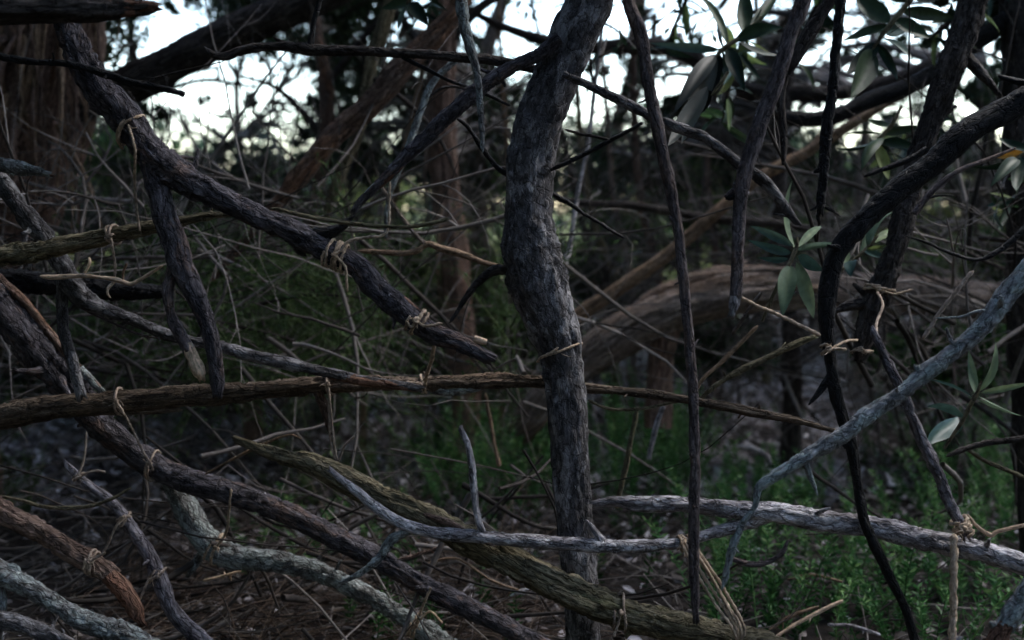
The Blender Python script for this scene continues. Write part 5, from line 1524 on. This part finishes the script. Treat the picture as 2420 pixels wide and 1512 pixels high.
def sprig(label, stem, d, mat, leaves, group='leafy sprigs', stem_mat='olive', name='leafy_sprig'):
    """stem: points; leaves: (base x,y, tip x,y, width, tip depth offset[, material])"""
    P, R = pts3(stem, d)
    org = np.array(P[0])
    root = link(name, None, None, None, org)
    me, *_ = limb_mesh('stem', P, R, 'smooth', ('open', 'tip'), fine=max(1, d / 2.2), origin=org)
    link('stem', me, M[stem_mat], root)
    rng = np.random.default_rng(int(stem[0][0] * 3 + stem[0][1]))
    for lf in leaves:
        bx, by, tx, ty, w, dz = lf[:6]
        mt = lf[6] if len(lf) > 6 else mat
        face = -FW + rng.normal(0, .75, 3) + np.array([0, 0, .35])
        me = leaf_mesh('leaf', px(bx, by, d), px(tx, ty, d + dz * 2), w * K * d * rng.uniform(.62, .98), face, org, curl=rng.uniform(-.25, .35), rnd=float(rng.random()))
        link('leaf', me, M[mt], root)
    return tag(root, label, 'leaves', group)


sprig('pale grey-green sprig in front of the fallen log between the sticks', [(1800, 760, 4), (1830, 690, 5), (1862, 630, 6), (1880, 590, 5), (1884, 560, 3)], 2.3, 'sage',
      [(1880, 592, 1872, 425, 44, .03), (1874, 580, 1772, 533, 30, .02, 'teal'), (1868, 598, 1764, 566, 34, -.02, 'teal'), (1862, 612, 1790, 608, 22, -.04, 'teal'), (1884, 585, 1940, 535, 26, .05), (1884, 590, 1990, 575, 24, .06),
       (1866, 626, 1848, 748, 60, -.03, 'sage'), (1882, 620, 1922, 752, 44, -.05, 'sage'), (1886, 605, 1945, 640, 42, -.02, 'teal'), (1870, 640, 1880, 700, 26, .04, 'teal')])
sprig('green sprig behind the bend of the black curved branch', [(1960, 660, 4), (2010, 620, 5), (2050, 585, 5), (2075, 555, 3)], 2.5, 'sage',
      [(2050, 585, 2112, 500, 40, .02), (2060, 575, 2120, 545, 26, .03), (2030, 600, 2050, 520, 34, .05, 'sage'), (2040, 590, 2100, 610, 30, -.03, 'teal'), (2015, 615, 2010, 655, 40, -.02, 'teal'), (2045, 588, 2095, 580, 14, -.04, 'leafyellow'), (2000, 625, 1985, 580, 30, .03)])
sprig('bright sage-green sprig at the right margin above the pale branch', [(2230, 1060, 4), (2270, 1000, 5), (2296, 950, 6), (2310, 925, 5), (2318, 900, 3)], 2.1, 'sage',
      [(2306, 930, 2288, 826, 30, .02), (2312, 925, 2352, 808, 46, .0), (2316, 928, 2440, 903, 26, -.03), (2312, 936, 2425, 985, 34, -.04), (2308, 942, 2390, 975, 20, -.06), (2300, 940, 2182, 895, 30, .02, 'teal'), (2318, 920, 2345, 850, 24, .05), (2280, 985, 2190, 960, 44, .04, 'teal')])
sprig('dark teal broad leaf hanging below the bright sage sprig', [(2290, 960, 3), (2275, 990, 4), (2262, 1008, 3)], 2.3, 'teal', [(2262, 985, 2190, 1052, 78, -.04), (2268, 1000, 2240, 1045, 50, .03)])
sprig('upright glossy dark leaves left of the hanging stick at the top', [(1800, 40, 5), (1760, 80, 6), (1715, 110, 6), (1690, 135, 4)], 2.6, 'glossy',
      [(1700, 118, 1535, 102, 26, .02, 'teal'), (1700, 125, 1660, 245, 52, .0, 'blackleaf'), (1705, 120, 1690, 215, 40, -.05), (1720, 108, 1640, -20, 40, .05), (1730, 98, 1800, 20, 46, .02), (1740, 95, 1850, 65, 50, -.02), (1745, 100, 1840, 130, 44, .03), (1720, 115, 1760, 215, 40, -.04), (1690, 130, 1590, 270, 60, -.06, 'blackleaf'), (1690, 130, 1610, 340, 64, -.1, 'blackleaf'), (1710, 112, 1690, 30, 34, .06), (1760, 80, 1760, -40, 44, .03), (1770, 75, 1850, -30, 40, .05)])
sprig('broad glossy leaves hanging from the top between black stick and brown branch', [(2190, -60, 6), (2150, 0, 7), (2110, 50, 7), (2075, 95, 5), (2060, 120, 3)], 2.6, 'glossy',
      [(2100, 60, 1990, 95, 66, .02), (2075, 98, 2000, 175, 60, -.02), (2062, 118, 2010, 232, 72, -.05), (2100, 55, 2020, -10, 60, .03), (2110, 48, 2200, 90, 50, .0), (2130, 25, 2250, 40, 60, .04), (2085, 90, 2155, 140, 56, -.03, 'teal'), (2070, 105, 2120, 190, 36, -.05), (2150, 0, 2060, -50, 70, .02), (2160, -5, 2260, -30, 50, .02), (2090, 75, 2160, 60, 46, .06, 'teal')])
sprig('dark drooping leaves under the black branch behind the brown hanging branch', [(2130, 250, 4), (2110, 290, 5), (2085, 320, 5), (2070, 345, 3)], 2.7, 'glossy',
      [(2088, 318, 1985, 320, 36, .02), (2080, 330, 1975, 350, 40, -.03), (2090, 316, 2180, 300, 40, .02), (2080, 335, 2170, 350, 34, -.04), (2075, 340, 2100, 425, 50, -.02, 'leafmid'), (2085, 325, 2035, 405, 40, -.05), (2100, 300, 2050, 280, 34, .04)])
sprig('sprig with one orange leaf at the right margin near the sky gap', [(2470, 330, 4), (2430, 355, 5), (2400, 375, 4), (2385, 385, 3)], 2.5, 'glossy',
      [(2420, 362, 2352, 372, 30, .0, 'rustleaf'), (2400, 378, 2300, 395, 24, .03), (2405, 375, 2340, 440, 40, -.03), (2415, 368, 2400, 450, 44, -.04), (2430, 355, 2360, 325, 34, .03)]) if 'rustleaf' in M else None
sprig('black broad leaf hanging beside the tall thin stick', [(1720, 170, 4), (1700, 200, 5), (1680, 225, 3)], 2.35, 'blackleaf', [(1672, 205, 1578, 345, 70, -.05), (1680, 215, 1600, 290, 60, .03)])
sprig('dark green leaves filling the top edge right of the thin hanging stick', [(1010, -70, 5), (985, -20, 5), (960, 10, 4)], 2.8, 'glossy',
      [(975, -5, 900, 20, 46, .02), (968, 5, 1010, 60, 46, -.02), (980, -15, 1060, 30, 50, .03), (965, 8, 940, 70, 40, -.04), (990, -25, 930, -60, 46, .03)])

def leafy_branch(label, stem, d, n, length, mat='glossy'):
    rng = np.random.default_rng(int(stem[0][0] + stem[1][1] * 5))
    S = np.array([(p[0], p[1]) for p in stem], float)
    lv = []
    for _ in range(n):
        t = rng.uniform(.1, 1) * (len(S) - 1)
        i = min(int(t), len(S) - 2)
        b_ = S[i] + (S[i + 1] - S[i]) * (t - i)
        a = rng.uniform(0, 2 * math.pi)
        ln = length * rng.uniform(.55, 1.2)
        lv.append((b_[0], b_[1], b_[0] + math.cos(a) * ln, b_[1] + math.sin(a) * ln * .9 + ln * .25, ln * rng.uniform(.28, .42), rng.normal(0, .08), rng.choice([mat, mat, 'leafdark', 'teal', 'leafmid'])))
    return sprig(label, stem, d, mat, lv, stem_mat='dark')


leafy_branch('dense dark leaves in the top right corner behind the brown branch', [(2420, -90, 6), (2340, -20, 7), (2260, 40, 6), (2190, 95, 4)], 3.0, 34, 76)
leafy_branch('dark leaves between the purple-brown stick and the black stick', [(1990, -90, 6), (1940, -10, 6), (1900, 80, 5), (1880, 160, 3)], 3.2, 20, 66)
leafy_branch('small-leaved dark sprig beside the tall thin stick at the top', [(1640, -80, 5), (1620, 0, 5), (1590, 70, 4), (1570, 120, 3)], 3.2, 16, 62)
leafy_branch('dark leaves hanging over the horizontal limb behind the sticks', [(1770, 60, 5), (1740, 140, 5), (1720, 220, 4), (1705, 290, 3)], 2.9, 30, 68)
leafy_branch('dark leaves below the black limb near the brown hanging branch', [(2260, 250, 5), (2200, 300, 5), (2130, 330, 4), (2080, 380, 3)], 3.2, 20, 66)
leafy_branch('dull leaves at the right margin below the sky gap', [(2480, 380, 5), (2430, 430, 5), (2390, 480, 4), (2360, 520, 3)], 2.9, 15, 62)
leafy_branch('dark leaves along the top edge above the reddish trunk', [(1120, -90, 5), (1060, -30, 5), (1000, 20, 4), (950, 50, 3)], 3.3, 18, 60)

# ------------------------------------------------------------------ single shoots, fallen leaves
def leafy_shoot(label, x, y, h, d, mat='shoot'):
    b_ = px(x, y, d)
    g = float(gz(b_[0], b_[1]))
    top_ = b_ + UP * h * K * d
    base_ = np.array([b_[0], b_[1], max(g, b_[2] - .25)])
    rng = np.random.default_rng(int(x * 3 + y))
    V, F, rn = joined(shoots(base_[None], np.array([top_[2] - base_[2]]), rng, 46, (.024, .007)))
    o = link('leafy_shoot', make_mesh('leafy_shoot', V - base_, F, {'rnd': ('FLOAT', rn)}, smooth=False), M[mat], None, base_)
    return tag(o, label, 'plant', 'upright green shoots')


for lab, x, y, h, d in (
        ('tall bright green shoot beside the pale stalk right of the trunk', 1500, 1150, 180, 3.3),
        ('green shoot close against the left side of the trunk', 1262, 1130, 120, 3.6),
        ('green shoot beside the pale upright twig on the left of the trunk', 1085, 1150, 130, 3.5),
        ('short green shoot between the upright twig and the trunk', 1200, 1170, 110, 3.4),
        ('green shoot rising behind the thin stick above the pale branch', 1560, 1190, 110, 3.2),
        ('tall toothed-looking shoot under the pale branch near the black stick', 2030, 1480, 160, 2.6),
        ('green shoot just left of the thick hanging cord', 2200, 1500, 110, 2.5),
        ('tall green shoot right of the grey stick near the right margin', 2340, 1240, 110, 2.9),
        ('green shoot in the litter left of the blue-grey branch', 1750, 1140, 90, 3.4),
        ('green shoot under the middle of the pale branch', 1930, 1340, 90, 2.7),
        ('green shoot between the black stick and the thick cord', 2130, 1330, 110, 2.7),
        ('green shoot right of the thick cord at the bottom', 2320, 1440, 130, 2.5),
        ('small green shoot beneath the olive log beside the dark log', 1010, 1370, 70, 2.6)):
    leafy_shoot(lab, x, y, h, d)

rng = np.random.default_rng(77)
V, F, rn = curled_leaves(np.zeros((6, 3)), .05, .022, rng, .25)
leaf_meshes = []
for k in range(6):
    leaf_meshes.append(make_mesh('fallen_leaf', V[k * 6:(k + 1) * 6], [np.array([[0, 1, 2, 3], [0, 3, 4, 5]])], {'rnd': ('FLOAT', np.full(6, .55 + .09 * k))}))
    leaf_meshes[-1].materials.append(M['litter'])
zones = [(1400, 1990, 950, 1180, 60), (820, 1230, 985, 1190, 26), (60, 420, 1010, 1190, 20), (720, 960, 1180, 1290, 12), (1950, 2200, 1030, 1180, 12)]
for x0, x1, y0, y1, n in zones:
    for k in range(n):
        p = on_ground(rng.uniform(x0, x1), rng.uniform(y0, y1))
        o = bpy.data.objects.new('fallen_leaf', leaf_meshes[int(rng.integers(6))])
        o.location = (p[0], p[1], float(gz(p[0], p[1])) + .03)
        o.rotation_euler = (rng.normal(0, .3), rng.normal(0, .3), rng.uniform(0, 6.28))
        o.scale = [rng.uniform(.7, 1.35)] * 3
        COL.objects.link(o)
        tag(o, 'pale dry fallen leaf lying on the forest floor', 'leaf', 'fallen leaves on the ground')
